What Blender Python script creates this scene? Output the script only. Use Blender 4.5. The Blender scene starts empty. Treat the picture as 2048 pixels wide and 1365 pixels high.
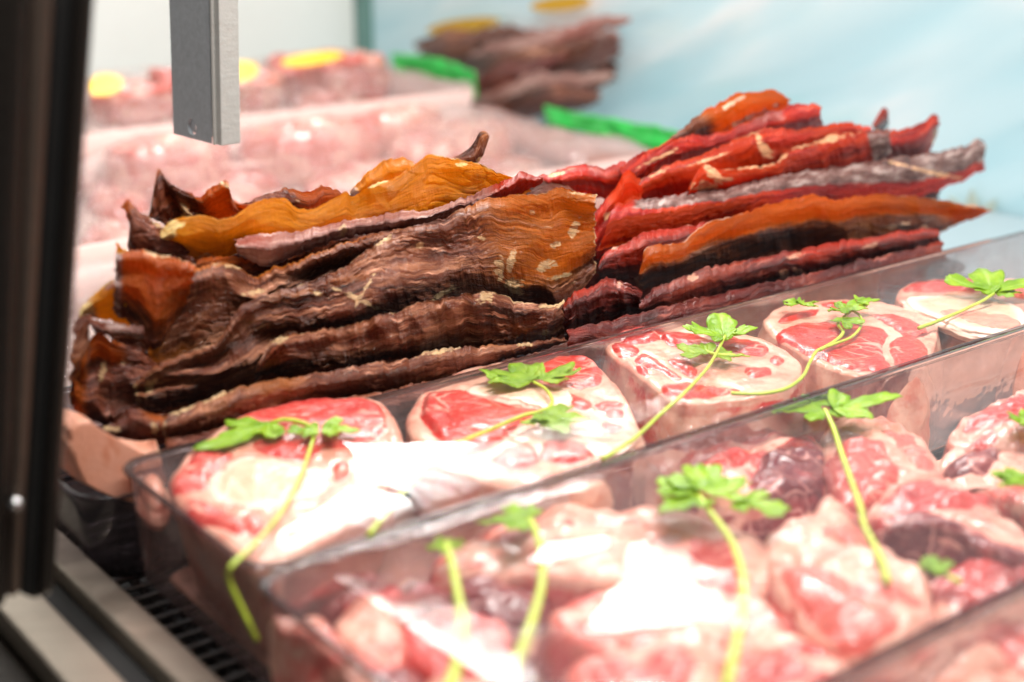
import bpy, math, random
import numpy as np
from mathutils import Vector, Matrix

random.seed(5)
RNG = np.random.default_rng(11)
SC = bpy.context.scene
COL = SC.collection

# ------------------------------------------------------------------ camera model
F = 2893.0
TH = math.radians(18.5)
H = 0.22
O = np.array([0.0, 0.0, H])
AZ = math.radians(52.3)
D1 = np.array([math.sin(AZ), math.cos(AZ), 0.0])     # along the display
D2 = np.array([-math.cos(AZ), math.sin(AZ), 0.0])    # into the display
CT, ST = math.cos(TH), math.sin(TH)


def rays(px, py):
    px = np.asarray(px, float); py = np.asarray(py, float)
    x = (px - 1024) / F
    y = (682.5 - py) / F
    return np.stack([x, CT + y * ST, -ST + y * CT], -1)


def to_px(P):
    d = np.asarray(P, float) - O
    fwd = d[..., 1] * CT - d[..., 2] * ST
    up = d[..., 1] * ST + d[..., 2] * CT
    return 1024 + F * d[..., 0] / fwd, 682.5 - F * up / fwd


def plane_hit(px, py, n, c):
    """points where the rays meet the plane n.p = c (c may be an array)"""
    d = rays(px, py)
    n = np.asarray(n, float)
    lam = (c - O @ n) / (d @ n)
    return O + d * lam[..., None]


def on_z(px, py, z):
    return plane_hit(px, py, (0, 0, 1), np.asarray(z, float))


def st(s, t, z):
    return D1 * s + D2 * t + np.array([0, 0, z])


# ------------------------------------------------------------------ noise
_PERM = np.random.default_rng(3).permutation(256).astype(np.int64)
_PERM = np.concatenate([_PERM, _PERM, _PERM])
_G = np.random.default_rng(4).normal(size=(256, 3))
_G /= np.linalg.norm(_G, axis=1)[:, None]


def pn(x, y, z=0.0):
    x, y, z = np.broadcast_arrays(np.asarray(x, float), np.asarray(y, float), np.asarray(z, float))
    xi = np.floor(x).astype(np.int64); yi = np.floor(y).astype(np.int64); zi = np.floor(z).astype(np.int64)
    xf, yf, zf = x - xi, y - yi, z - zi
    xi &= 255; yi &= 255; zi &= 255
    u = xf ** 3 * (xf * (xf * 6 - 15) + 10)
    v = yf ** 3 * (yf * (yf * 6 - 15) + 10)
    w = zf ** 3 * (zf * (zf * 6 - 15) + 10)

    def g(ix, iy, iz, fx, fy, fz):
        h = _PERM[_PERM[_PERM[ix] + iy] + iz]
        gr = _G[h]
        return gr[..., 0] * fx + gr[..., 1] * fy + gr[..., 2] * fz
    out = 0
    for dx in (0, 1):
        for dy in (0, 1):
            for dz in (0, 1):
                wt = (u if dx else 1 - u) * (v if dy else 1 - v) * (w if dz else 1 - w)
                out = out + wt * g((xi + dx) & 255, (yi + dy) & 255, (zi + dz) & 255, xf - dx, yf - dy, zf - dz)
    return out * 1.6


def fbm(x, y, z=0.0, oct=3, gain=0.5):
    o = 0; a = 1.0
    for i in range(oct):
        o = o + a * pn(np.asarray(x) * 2 ** i + 17.3 * i, np.asarray(y) * 2 ** i + 5.1 * i, np.asarray(z) * 2 ** i)
        a *= gain
    return o


def sstep(a, b, x):
    t = np.clip((x - a) / (b - a), 0, 1)
    return t * t * (3 - 2 * t)


def curve(pts, n, closed=False):
    """smooth curve through points, resampled to n points by chord length"""
    P = np.asarray(pts, float)
    if closed:
        P = np.concatenate([P[-2:], P, P[:3]])
    else:
        P = np.concatenate([[2 * P[0] - P[1]], P, [2 * P[-1] - P[-2]]])
    seg = []
    hi = len(P) - 2
    lo = 1
    if closed:
        lo, hi = 2, len(P) - 3
    for i in range(lo, hi):
        p0, p1, p2, p3 = P[i - 1], P[i], P[i + 1], P[i + 2]
        k = np.linspace(0, 1, 16, endpoint=False)[:, None]
        seg.append(0.5 * (2 * p1 + (p2 - p0) * k + (2 * p0 - 5 * p1 + 4 * p2 - p3) * k ** 2 + (3 * p1 - p0 - 3 * p2 + p3) * k ** 3))
    seg.append(P[hi][None])
    Q = np.concatenate(seg)
    d = np.concatenate([[0], np.cumsum(np.linalg.norm(np.diff(Q, axis=0), axis=1))])
    q = np.linspace(0, d[-1], n, endpoint=not closed)
    return np.stack([np.interp(q, d, Q[:, k]) for k in range(Q.shape[1])], -1)


def sdf_poly(px, py, poly):
    """signed distance in pixels, positive inside"""
    P = np.asarray(poly, float)
    x = px[..., None]; y = py[..., None]
    a = P; b = np.roll(P, -1, 0)
    e = b - a
    wx = x - a[:, 0]; wy = y - a[:, 1]
    k = np.clip((wx * e[:, 0] + wy * e[:, 1]) / ((e ** 2).sum(1) + 1e-9), 0, 1)
    d = np.sqrt((wx - k * e[:, 0]) ** 2 + (wy - k * e[:, 1]) ** 2).min(-1)
    c = (a[:, 1] > y) != (b[:, 1] > y)
    xi = a[:, 0] + (y - a[:, 1]) * e[:, 0] / np.where(np.abs(e[:, 1]) < 1e-9, 1e-9, e[:, 1])
    ins = (c & (x < xi)).sum(-1) % 2 == 1
    return np.where(ins, d, -d)


# ------------------------------------------------------------------ mesh helpers
def build(name, V, Fc, mat, parent=None, smooth=True, uv=None, attrs=None):
    me = bpy.data.meshes.new(name)
    V = np.asarray(V, np.float32).reshape(-1, 3)
    if isinstance(Fc, np.ndarray):
        nf, k = Fc.shape
        me.vertices.add(len(V)); me.vertices.foreach_set('co', V.ravel())
        me.loops.add(nf * k); me.loops.foreach_set('vertex_index', Fc.astype(np.int32).ravel())
        me.polygons.add(nf)
        me.polygons.foreach_set('loop_start', np.arange(0, nf * k, k, dtype=np.int32))
        me.polygons.foreach_set('loop_total', np.full(nf, k, dtype=np.int32))
        me.update(calc_edges=True)
        me.validate()
    else:
        me.from_pydata([tuple(map(float, v)) for v in V], [], [tuple(int(i) for i in f) for f in Fc])
        me.update()
    if smooth:
        me.polygons.foreach_set('use_smooth', np.ones(len(me.polygons), dtype=bool))
    if uv is not None:
        lay = me.uv_layers.new(name='UVMap')
        idx = np.empty(len(me.loops), np.int32)
        me.loops.foreach_get('vertex_index', idx)
        lay.data.foreach_set('uv', np.asarray(uv, np.float32)[idx].ravel())
    for k, a in (attrs or {}).items():
        at = me.attributes.new(k, 'FLOAT', 'POINT')
        at.data.foreach_set('value', np.asarray(a, np.float32).ravel())
    if mat:
        me.materials.append(mat)
    o = bpy.data.objects.new(name, me)
    COL.objects.link(o)
    if parent:
        o.parent = parent
    return o


def tag(o, label, cat, group=None, kind=None):
    if label: o['label'] = label
    if cat: o['category'] = cat
    if group: o['group'] = group
    if kind: o['kind'] = kind
    return o


def empty(name, loc):
    o = bpy.data.objects.new(name, None)
    o.location = tuple(loc)
    COL.objects.link(o)
    return o


def grid_faces(nu, nv, closed_u=False, off=0):
    I = np.arange(nu if closed_u else nu - 1)
    J = np.arange(nv - 1)
    i, j = np.meshgrid(I, J, indexing='ij')
    i2 = (i + 1) % nu
    a = i * nv + j; b = i2 * nv + j; c = i2 * nv + j + 1; d = i * nv + j + 1
    return np.stack([a, b, c, d], -1).reshape(-1, 4) + off


def box_geo(cs, ax, ay, az, sx, sy, sz):
    cs = np.asarray(cs, float)
    V = []
    for k in range(8):
        V.append(cs + ax * sx * (0.5 if k & 1 else -0.5) + ay * sy * (0.5 if k & 2 else -0.5) + az * sz * (0.5 if k & 4 else -0.5))
    Fc = [(0, 2, 3, 1), (4, 5, 7, 6), (0, 1, 5, 4), (2, 6, 7, 3), (0, 4, 6, 2), (1, 3, 7, 5)]
    return V, Fc


def bevel(o, w, seg=3):
    m = o.modifiers.new('bevel', 'BEVEL')
    m.width = w; m.segments = seg; m.limit_method = 'ANGLE'
    return o


ZUP = np.array([0, 0, 1.0])


def st_box(name, s0, s1, t0, t1, z0, z1, mat, parent=None, bev=0.0008):
    V, Fc = box_geo(st((s0 + s1) / 2, (t0 + t1) / 2, (z0 + z1) / 2), D1, D2, ZUP, s1 - s0, t1 - t0, z1 - z0)
    o = build(name, V, Fc, mat, parent, smooth=False)
    if bev: bevel(o, bev)
    return o


def tube_geo(P, R, seg=10):
    """tube through the points P (n,3) with radii R, capped"""
    P = np.asarray(P, float); R = np.broadcast_to(np.asarray(R, float), (len(P),))
    T = np.gradient(P, axis=0); T /= np.linalg.norm(T, axis=1)[:, None] + 1e-12
    up = np.where(np.abs(T[:, 2:3]) > 0.9, np.array([[1.0, 0, 0]]), np.array([[0, 0, 1.0]]))
    N = np.cross(T, up); N /= np.linalg.norm(N, axis=1)[:, None]
    B = np.cross(T, N)
    a = np.linspace(0, 2 * math.pi, seg, endpoint=False)
    V = P[:, None] + R[:, None, None] * (np.cos(a)[None, :, None] * N[:, None] + np.sin(a)[None, :, None] * B[:, None])
    n = len(P)
    V = V.reshape(-1, 3)
    Fc = []
    for i in range(n - 1):
        for j in range(seg):
            k = (j + 1) % seg
            Fc.append((i * seg + j, i * seg + k, (i + 1) * seg + k, (i + 1) * seg + j))
    Fc.append(tuple(range(seg))[::-1]); Fc.append(tuple((n - 1) * seg + j for j in range(seg)))
    return V, Fc


# ------------------------------------------------------------------ materials
class NT:
    def __init__(self, name):
        self.m = bpy.data.materials.new(name)
        self.m.use_nodes = True
        self.t = self.m.node_tree
        self.t.nodes.clear()
        self.out = self.n('ShaderNodeOutputMaterial')

    def n(self, typ, **kw):
        nd = self.t.nodes.new(typ)
        for k, v in kw.items():
            setattr(nd, k, v)
        return nd

    def set(self, sock, v):
        if hasattr(v, 'links') or isinstance(v, bpy.types.NodeSocket):
            self.t.links.new(v, sock)
        elif isinstance(v, (tuple, list)) and len(v) == 3 and sock.type == 'RGBA':
            sock.default_value = (*v, 1)
        else:
            sock.default_value = v

    def math(self, op, a, b=0.0, clamp=False):
        nd = self.n('ShaderNodeMath', operation=op, use_clamp=clamp)
        self.set(nd.inputs[0], a); self.set(nd.inputs[1], b)
        return nd.outputs[0]

    def mix(self, f, a, b, blend='MIX'):
        nd = self.n('ShaderNodeMix', data_type='RGBA', blend_type=blend)
        self.set(nd.inputs[0], f); self.set(nd.inputs[6], a); self.set(nd.inputs[7], b)
        return nd.outputs[2]

    def scale(self, vec, s):
        nd = self.n('ShaderNodeMapping')
        self.set(nd.inputs['Vector'], vec); nd.inputs['Scale'].default_value = s
        return nd.outputs[0]

    def noise(self, vec, s, detail=3, rough=0.55, dist=0.0):
        nd = self.n('ShaderNodeTexNoise')
        self.set(nd.inputs['Vector'], self.scale(vec, s) if isinstance(s, tuple) else vec)
        nd.inputs['Scale'].default_value = 1.0 if isinstance(s, tuple) else s
        nd.inputs['Detail'].default_value = detail; nd.inputs['Roughness'].default_value = rough
        nd.inputs['Distortion'].default_value = dist
        return nd.outputs[0]

    def ramp(self, f, stops):
        nd = self.n('ShaderNodeValToRGB')
        el = nd.color_ramp.elements
        while len(el) < len(stops): el.new(0.5)
        for e, (p, c) in zip(el, stops):
            e.position = p; e.color = (*c, 1) if len(c) == 3 else c
        self.set(nd.inputs[0], f)
        return nd.outputs[0]

    def step(self, f, a, b):
        nd = self.n('ShaderNodeMapRange', interpolation_type='SMOOTHSTEP')
        self.set(nd.inputs[0], f)
        nd.inputs[1].default_value = a; nd.inputs[2].default_value = b
        return nd.outputs[0]

    def attr(self, name):
        return self.n('ShaderNodeAttribute', attribute_name=name).outputs['Fac']

    def uv(self):
        return self.n('ShaderNodeTexCoord').outputs['UV']

    def obj(self):
        return self.n('ShaderNodeTexCoord').outputs['Object']

    def bump(self, h, dist, strength=1.0):
        nd = self.n('ShaderNodeBump')
        nd.inputs['Distance'].default_value = dist; nd.inputs['Strength'].default_value = strength
        self.set(nd.inputs['Height'], h)
        return nd.outputs[0]

    def bsdf(self, color, rough=0.5, normal=None, **kw):
        nd = self.n('ShaderNodeBsdfPrincipled')
        self.set(nd.inputs['Base Color'], color); self.set(nd.inputs['Roughness'], rough)
        if normal is not None: self.set(nd.inputs['Normal'], normal)
        for k, v in kw.items():
            self.set(nd.inputs[k.replace('_', ' ')], v)
        return nd.outputs[0]

    def mixs(self, f, a, b):
        nd = self.n('ShaderNodeMixShader')
        self.set(nd.inputs[0], f); self.t.links.new(a, nd.inputs[1]); self.t.links.new(b, nd.inputs[2])
        return nd.outputs[0]

    def done(self, shader):
        self.t.links.new(shader, self.out.inputs[0])
        return self.m


def simple(name, color, rough=0.5, var=0.15, sc=60.0, bump=0.0, **kw):
    N = NT(name)
    nz = N.noise(N.obj(), sc, 4)
    dark = tuple(c * (1 - var) for c in color)
    col = N.ramp(nz, [(0.3, dark), (0.7, tuple(min(1, c * (1 + var)) for c in color))])
    nor = N.bump(nz, bump) if bump else None
    return N.done(N.bsdf(col, rough, nor, **kw))


def jerky_mat(name, dark, mid, light, amber, fat=(0.62, 0.42, 0.22), trans=0.5, rough=0.42, glow=None, coat=0.7):
    """dried meat: fibres along U, pale flecks, thin amber zones that let light through, fat on marked patches"""
    N = NT(name)
    uv = N.uv()
    wob = N.noise(uv, (26, 26, 1), 2)
    cv = N.n('ShaderNodeCombineXYZ'); sp = N.n('ShaderNodeSeparateXYZ')
    N.set(sp.inputs[0], uv)
    N.set(cv.inputs[0], sp.outputs[0])
    N.set(cv.inputs[1], N.math('ADD', sp.outputs[1], N.math('MULTIPLY', wob, 0.02)))
    wuv = cv.outputs[0]
    fib = N.noise(wuv, (28, 420, 1), 5, 0.62)
    fine = N.noise(wuv, (110, 1500, 1), 3, 0.6)
    cross = N.noise(wuv, (420, 90, 1), 3, 0.6)
    pat = N.noise(uv, (24, 50, 1), 4, 0.6)
    f = N.math('ADD', N.math('MULTIPLY', pat, 0.55), N.math('MULTIPLY', fib, 0.45))
    col = N.ramp(f, [(0.36, dark), (0.50, mid), (0.66, light)])
    fleck = N.step(N.math('ADD', N.math('MULTIPLY', N.noise(wuv, (60, 260, 1), 3, 0.6), 0.7), N.math('MULTIPLY', fine, 0.3)), 0.55, 0.66)
    col = N.mix(N.math('MULTIPLY', fleck, 0.75), col, tuple(min(1, c * 1.5 + 0.10) for c in light))
    gl_ = N.step(N.noise(uv, (17, 42, 1), 3, 0.55), 0.56, 0.72)
    col = N.mix(N.math('MULTIPLY', gl_, 0.75), col, N.mix(fib, tuple(c * 0.32 for c in amber), tuple(a * 0.6 + b * 0.4 for a, b in zip(amber, mid))))
    am = N.attr('amber')
    am = N.math('MULTIPLY', N.step(N.math('ADD', am, N.math('MULTIPLY', N.math('SUBTRACT', f, 0.5), 1.5)), 0.25, 0.85), 1.0)
    acol = N.ramp(N.math('ADD', N.math('MULTIPLY', fib, 0.55), N.math('MULTIPLY', N.noise(uv, (18, 34, 1), 4, 0.6), 0.45)), [(0.32, tuple(c * 0.28 for c in amber)), (0.5, tuple(c * 0.8 for c in amber)), (0.72, tuple(min(1, c * 1.35 + 0.02) for c in amber))])
    col = N.mix(am, col, acol)
    gr = N.attr('grey')
    gcol = N.ramp(N.noise(uv, (110, 240, 1), 4, 0.6), [(0.32, (0.05, 0.016, 0.013)), (0.5, (0.20, 0.10, 0.085)), (0.68, (0.56, 0.44, 0.40))])
    col = N.mix(N.step(N.math('ADD', gr, N.math('MULTIPLY', N.math('SUBTRACT', pat, 0.5), 0.8)), 0.35, 0.65), col, gcol)
    ft = N.attr('fat')
    ft = N.step(N.math('ADD', ft, N.math('MULTIPLY', N.math('SUBTRACT', N.math('ADD', N.math('MULTIPLY', N.noise(wuv, (120, 420, 1), 4, 0.65), 0.6), N.math('MULTIPLY', fine, 0.4)), 0.5), 4.2)), 0.42, 1.05)
    fcol = N.ramp(N.noise(uv, (300, 500, 1), 3), [(0.3, tuple(c * 0.7 for c in fat)), (0.65, tuple(min(1, c * 1.25) for c in fat))])
    col = N.mix(N.math('MULTIPLY', ft, 0.88), col, fcol)
    h = N.math('ADD', N.math('MULTIPLY', fib, 0.8), N.math('MULTIPLY', fine, 0.45))
    h = N.math('ADD', h, N.math('MULTIPLY', cross, 0.55))
    nor = N.bump(h, 0.0013, 1.0)
    rg = N.math('ADD', rough - 0.12, N.math('MULTIPLY', pat, 0.3))
    p = N.bsdf(col, rg, nor, Specular_IOR_Level=0.20, Coat_Weight=coat, Coat_Roughness=0.14, Coat_IOR=1.55, Coat_Normal=N.bump(N.math('ADD', h, N.math('MULTIPLY', N.noise(wuv, (330, 620, 1), 3, 0.65), 0.9)), 0.0016, 1.0))
    tr = N.n('ShaderNodeBsdfTranslucent')
    N.set(tr.inputs[0], N.mix(0.35, glow or tuple(min(1, c * 2.2) for c in amber), acol)); N.set(tr.inputs['Normal'], nor)
    return N.done(N.mixs(N.math('MULTIPLY', N.math('MULTIPLY', am, trans), N.math('SUBTRACT', 1.0, ft)), p, tr.outputs[0]))


BROWN = jerky_mat('dried_beef_brown', (0.020, 0.004, 0.002), (0.135, 0.029, 0.009), (0.50, 0.21, 0.11), (0.58, 0.16, 0.008), trans=0.5, glow=(1.0, 0.42, 0.04))
AMBER = jerky_mat('dried_beef_amber', (0.20, 0.045, 0.003), (0.56, 0.18, 0.006), (0.80, 0.38, 0.03), (0.88, 0.34, 0.010), trans=0.6, glow=(1.0, 0.50, 0.04), fat=(0.82, 0.60, 0.25))
MAUVE = jerky_mat('dried_beef_mauve', (0.13, 0.035, 0.028), (0.36, 0.165, 0.135), (0.66, 0.46, 0.40), (0.44, 0.03, 0.006), trans=0.35, glow=(0.9, 0.15, 0.02))
DARK = jerky_mat('dried_beef_dark', (0.018, 0.003, 0.002), (0.110, 0.020, 0.007), (0.32, 0.10, 0.05), (0.52, 0.11, 0.005), trans=0.5, glow=(0.95, 0.28, 0.02))
RED = jerky_mat('dried_beef_red', (0.09, 0.002, 0.001), (0.40, 0.008, 0.002), (0.66, 0.05, 0.012), (0.74, 0.075, 0.003), trans=0.6, glow=(1.0, 0.10, 0.005), coat=0.4, fat=(0.82, 0.46, 0.24))
ORANGE = jerky_mat('dried_beef_orange', (0.035, 0.007, 0.003), (0.19, 0.040, 0.008), (0.38, 0.13, 0.04), (0.74, 0.18, 0.006), trans=0.65, glow=(1.0, 0.32, 0.02), fat=(0.80, 0.50, 0.32))
MAROON = jerky_mat('dried_beef_maroon', (0.014, 0.001, 0.001), (0.10, 0.006, 0.003), (0.32, 0.05, 0.02), (0.58, 0.03, 0.004), trans=0.4, glow=(0.9, 0.08, 0.01), fat=(0.62, 0.30, 0.19))


def meat_mat(name, fat=(0.58, 0.27, 0.195), fat2=(0.72, 0.46, 0.35), red=(0.56, 0.024, 0.016), red2=(0.32, 0.006, 0.008), vein=(0.80, 0.42, 0.33), sss=0.12, rough=0.3, patch=0.0, coat=0.2):
    """fresh meat cut: attribute red marks muscle, tone its depth; pale veins run through the muscle only"""
    N = NT(name)
    ob = N.obj()
    n1 = N.noise(ob, 60.0, 4, 0.6); n2 = N.noise(ob, 260.0, 3, 0.6)
    col = N.ramp(n1, [(0.35, fat), (0.65, fat2)])
    col = N.mix(N.math('MULTIPLY', N.step(N.noise(ob, 75.0, 4, 0.65), 0.48, 0.66), 0.60), col, tuple(a * 0.45 + b * 0.55 for a, b in zip(fat, red)))
    tone = N.attr('tone')
    m = N.mix(N.math('ADD', tone, N.math('MULTIPLY', N.math('SUBTRACT', n1, 0.5), 1.7), True), red2, red)
    m = N.mix(N.math('MULTIPLY', N.step(n2, 0.5, 0.75), 0.14), m, vein)
    vo = N.n('ShaderNodeTexVoronoi', feature='DISTANCE_TO_EDGE')
    wv = N.n('ShaderNodeVectorMath', operation='ADD')
    wn = N.n('ShaderNodeTexNoise'); N.set(wn.inputs['Vector'], ob); wn.inputs['Scale'].default_value = 70.0
    wsc = N.n('ShaderNodeVectorMath', operation='SCALE'); N.set(wsc.inputs[0], wn.outputs['Color']); wsc.inputs['Scale'].default_value = 0.012
    N.set(wv.inputs[0], ob); N.set(wv.inputs[1], wsc.outputs[0])
    vm = N.n('ShaderNodeMapping'); N.set(vm.inputs[0], wv.outputs[0])
    vm.inputs['Rotation'].default_value = (0, 0, 0.7); vm.inputs['Scale'].default_value = (70, 150, 60)
    N.set(vo.inputs['Vector'], vm.outputs[0]); vo.inputs['Scale'].default_value = 1.0
    vein_f = N.math('MULTIPLY', N.math('SUBTRACT', 1.0, N.step(vo.outputs['Distance'], 0.01, 0.075)), N.math('MULTIPLY', N.step(N.noise(ob, 45.0, 2), 0.44, 0.64), 0.75))
    m = N.mix(vein_f, m, vein)
    st_ = N.math('ABSOLUTE', N.math('SUBTRACT', N.noise(ob, (150, 310, 150), 3, 0.55, 0.6), 0.5))
    m = N.mix(N.math('MULTIPLY', N.math('SUBTRACT', 1.0, N.step(st_, 0.0, 0.022)), 0.32), m, vein)
    rd = N.attr('red')
    if patch:
        rd = N.math('ADD', rd, N.math('MULTIPLY', N.math('SUBTRACT', N.noise(ob, (20, 34, 20), 3, 0.5, 0.6), 0.5), patch))
    rd = N.step(N.math('ADD', rd, N.math('MULTIPLY', N.math('SUBTRACT', n2, 0.5), 0.5)), 0.24, 0.46)
    col = N.mix(rd, col, m)
    h = N.math('ADD', N.math('MULTIPLY', n2, 0.5), N.math('MULTIPLY', n1, 0.9))
    nor = N.bump(h, 0.0012, 0.7)
    p = N.bsdf(col, N.math('ADD', rough - 0.08, N.math('MULTIPLY', n1, 0.2)), nor, Specular_IOR_Level=0.5, Coat_Weight=coat, Coat_Roughness=0.08,
               Subsurface_Weight=sss, Subsurface_Radius=(0.012, 0.004, 0.003), Subsurface_Scale=0.5)
    return N.done(p)


VEAL = meat_mat('fresh_veal')
VEAL_PALE = meat_mat('fresh_veal_pale', fat=(0.52, 0.22, 0.16), fat2=(0.66, 0.38, 0.29), red=(0.60, 0.08, 0.06), red2=(0.44, 0.022, 0.020))
LAMB = meat_mat('fresh_lamb', fat=(0.56, 0.23, 0.175), fat2=(0.76, 0.48, 0.39), red=(0.50, 0.036, 0.032), red2=(0.13, 0.010, 0.018), vein=(0.70, 0.36, 0.32), sss=0.0, patch=3.2)
LAMB_PALE = meat_mat('fresh_lamb_pale', fat=(0.54, 0.22, 0.165), fat2=(0.72, 0.44, 0.35), red=(0.58, 0.11, 0.09), red2=(0.42, 0.03, 0.03), sss=0.0, patch=2.6)
PINK = meat_mat('wrapped_pink_meat', fat=(0.62, 0.20, 0.14), fat2=(0.84, 0.50, 0.40), red=(0.62, 0.11, 0.08), red2=(0.42, 0.05, 0.035), sss=0.0, rough=0.25, patch=1.6, coat=0.9)


def bone_mat():
    N = NT('cut_bone')
    ob = N.obj()
    n1 = N.noise(ob, 90.0, 4, 0.6); n2 = N.noise(ob, 420.0, 3)
    col = N.ramp(n1, [(0.3, (0.60, 0.36, 0.24)), (0.55, (0.68, 0.45, 0.32)), (0.75, (0.74, 0.53, 0.41))])
    rim = N.attr('rim')
    col = N.mix(rim, col, (0.80, 0.63, 0.52))
    col = N.mix(N.math('MULTIPLY', N.step(n2, 0.55, 0.75), 0.2), col, (0.70, 0.36, 0.28))
    return N.done(N.bsdf(col, 0.3, N.bump(n2, 0.0008, 0.5), Subsurface_Weight=0.1, Subsurface_Radius=(0.01, 0.005, 0.003), Subsurface_Scale=0.4))


BONE = bone_mat()
MARROW = simple('bone_marrow', (0.66, 0.24, 0.18), 0.3, 0.25, 200.0, 0.0006)


def leaf_mat():
    N = NT('coriander_leaf')
    uv = N.uv()
    n1 = N.noise(N.obj(), 120.0, 4)
    col = N.ramp(n1, [(0.3, (0.13, 0.28, 0.008)), (0.55, (0.27, 0.46, 0.015)), (0.75, (0.42, 0.56, 0.04))])
    vein = N.attr('vein')
    col = N.mix(N.math('MULTIPLY', vein, 0.6), col, (0.45, 0.62, 0.14))
    p = N.bsdf(col, 0.38, N.bump(N.noise(N.obj(), 500.0, 3), 0.0006), Specular_IOR_Level=0.45)
    tr = N.n('ShaderNodeBsdfTranslucent'); N.set(tr.inputs[0], (0.50, 0.70, 0.03))
    return N.done(N.mixs(0.35, p, tr.outputs[0]))


LEAF = leaf_mat()
STEM = simple('coriander_stem', (0.42, 0.54, 0.05), 0.35, 0.18, 150.0, Subsurface_Weight=0.2, Subsurface_Radius=(0.004, 0.004, 0.001), Subsurface_Scale=0.5)


def film_mat(name, haze=0.012, dirv=(1, 0, 0), bump_d=0.0009, boost=0.42, rough=0.03):
    """thin stretched cling film: clear, fresnel gloss, fine pulled wrinkles"""
    N = NT(name)
    tc = N.uv()
    w1 = N.noise(tc, (16, 420, 1), 3, 0.6, 0.3)
    w2 = N.noise(tc, (45, 70, 1), 3, 0.5)
    wr = N.attr('wrinkle')
    h = N.math('ADD', N.math('MULTIPLY', N.math('MULTIPLY', w1, wr), 1.0), N.math('MULTIPLY', w2, 0.25))
    nor = N.bump(h, bump_d, 0.8)
    gl = N.n('ShaderNodeBsdfGlossy'); gl.inputs['Roughness'].default_value = rough; N.set(gl.inputs['Normal'], nor)
    gl.inputs[0].default_value = (1, 1, 1, 1)
    tp = N.n('ShaderNodeBsdfTransparent'); tp.inputs[0].default_value = (0.99, 0.985, 0.98, 1)
    df = N.n('ShaderNodeBsdfDiffuse'); df.inputs[0].default_value = (0.9, 0.88, 0.87, 1)
    fr = N.n('ShaderNodeLayerWeight'); fr.inputs[0].default_value = 0.35
    N.set(fr.inputs['Normal'], nor)
    base = N.mixs(haze, tp.outputs[0], df.outputs[0])
    return N.done(N.mixs(N.math('MULTIPLY', fr.outputs['Fresnel'], boost, True), base, gl.outputs[0]))


FILM = film_mat('cling_film')
FILM_FAR = film_mat('cling_film_loose', haze=0.05, bump_d=0.011, boost=0.75, rough=0.04)


def clear_mat(name, tint, haze, hazecol, rough=0.06, boost=1.2):
    N = NT(name)
    tp = N.n('ShaderNodeBsdfTransparent'); tp.inputs[0].default_value = (*tint, 1)
    df = N.n('ShaderNodeBsdfDiffuse'); df.inputs[0].default_value = (*hazecol, 1)
    gl = N.n('ShaderNodeBsdfGlossy'); gl.inputs['Roughness'].default_value = rough
    nz = N.noise(N.obj(), 35.0, 3)
    N.set(gl.inputs['Normal'], N.bump(nz, 0.0006))
    fr = N.n('ShaderNodeLayerWeight'); fr.inputs[0].default_value = 0.3
    hz = N.math('MULTIPLY', N.step(nz, 0.1, 0.9), haze * 2)
    return N.done(N.mixs(N.math('MULTIPLY', fr.outputs['Fresnel'], boost, True), N.mixs(hz, tp.outputs[0], df.outputs[0]), gl.outputs[0]))


CLEAR = clear_mat('clear_plastic', (0.82, 0.75, 0.75), 0.30, (0.40, 0.30, 0.30), 0.06, 0.40)  # grey diffuse share paints reflection haze onto the clear walls
SMOKE = clear_mat('smoked_plastic', (0.34, 0.31, 0.33), 0.3, (0.10, 0.085, 0.09), 0.12)
RIM = clear_mat('plastic_rim', (0.30, 0.27, 0.28), 0.20, (0.14, 0.12, 0.125), 0.05, 1.3)


def metal(name, color, rough, metallic=1.0, sc=(4, 300, 300), dirt=0.0):
    N = NT(name)
    nz = N.noise(N.obj(), sc, 4)
    n2 = N.noise(N.obj(), 22.0, 4)
    col = N.mix(N.math('MULTIPLY', nz, 0.35), color, tuple(c * 0.6 for c in color))
    if dirt: col = N.mix(N.math('MULTIPLY', N.step(n2, 0.5, 0.7), dirt), col, tuple(c * 0.35 for c in color))
    return N.done(N.bsdf(col, N.math('ADD', rough - 0.1, N.math('MULTIPLY', n2, 0.2)), N.bump(nz, 0.0004), Metallic=metallic))


# ------------------------------------------------------------------ jerky slices
def spots_mask(PX, PY, spots, seed):
    m = np.zeros_like(PX)
    for (cx, cy, rx, ry, ang) in spots:
        a = math.radians(ang)
        dx = PX - cx; dy = PY - cy
        u = (dx * math.cos(a) + dy * math.sin(a)) / rx
        v = (-dx * math.sin(a) + dy * math.cos(a)) / ry
        r = np.sqrt(u * u + v * v) + 0.55 * fbm(PX * 0.07, PY * 0.11, seed, 3)
        m = np.maximum(m, 1 - sstep(0.6, 1.15, r))
    return m


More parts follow.
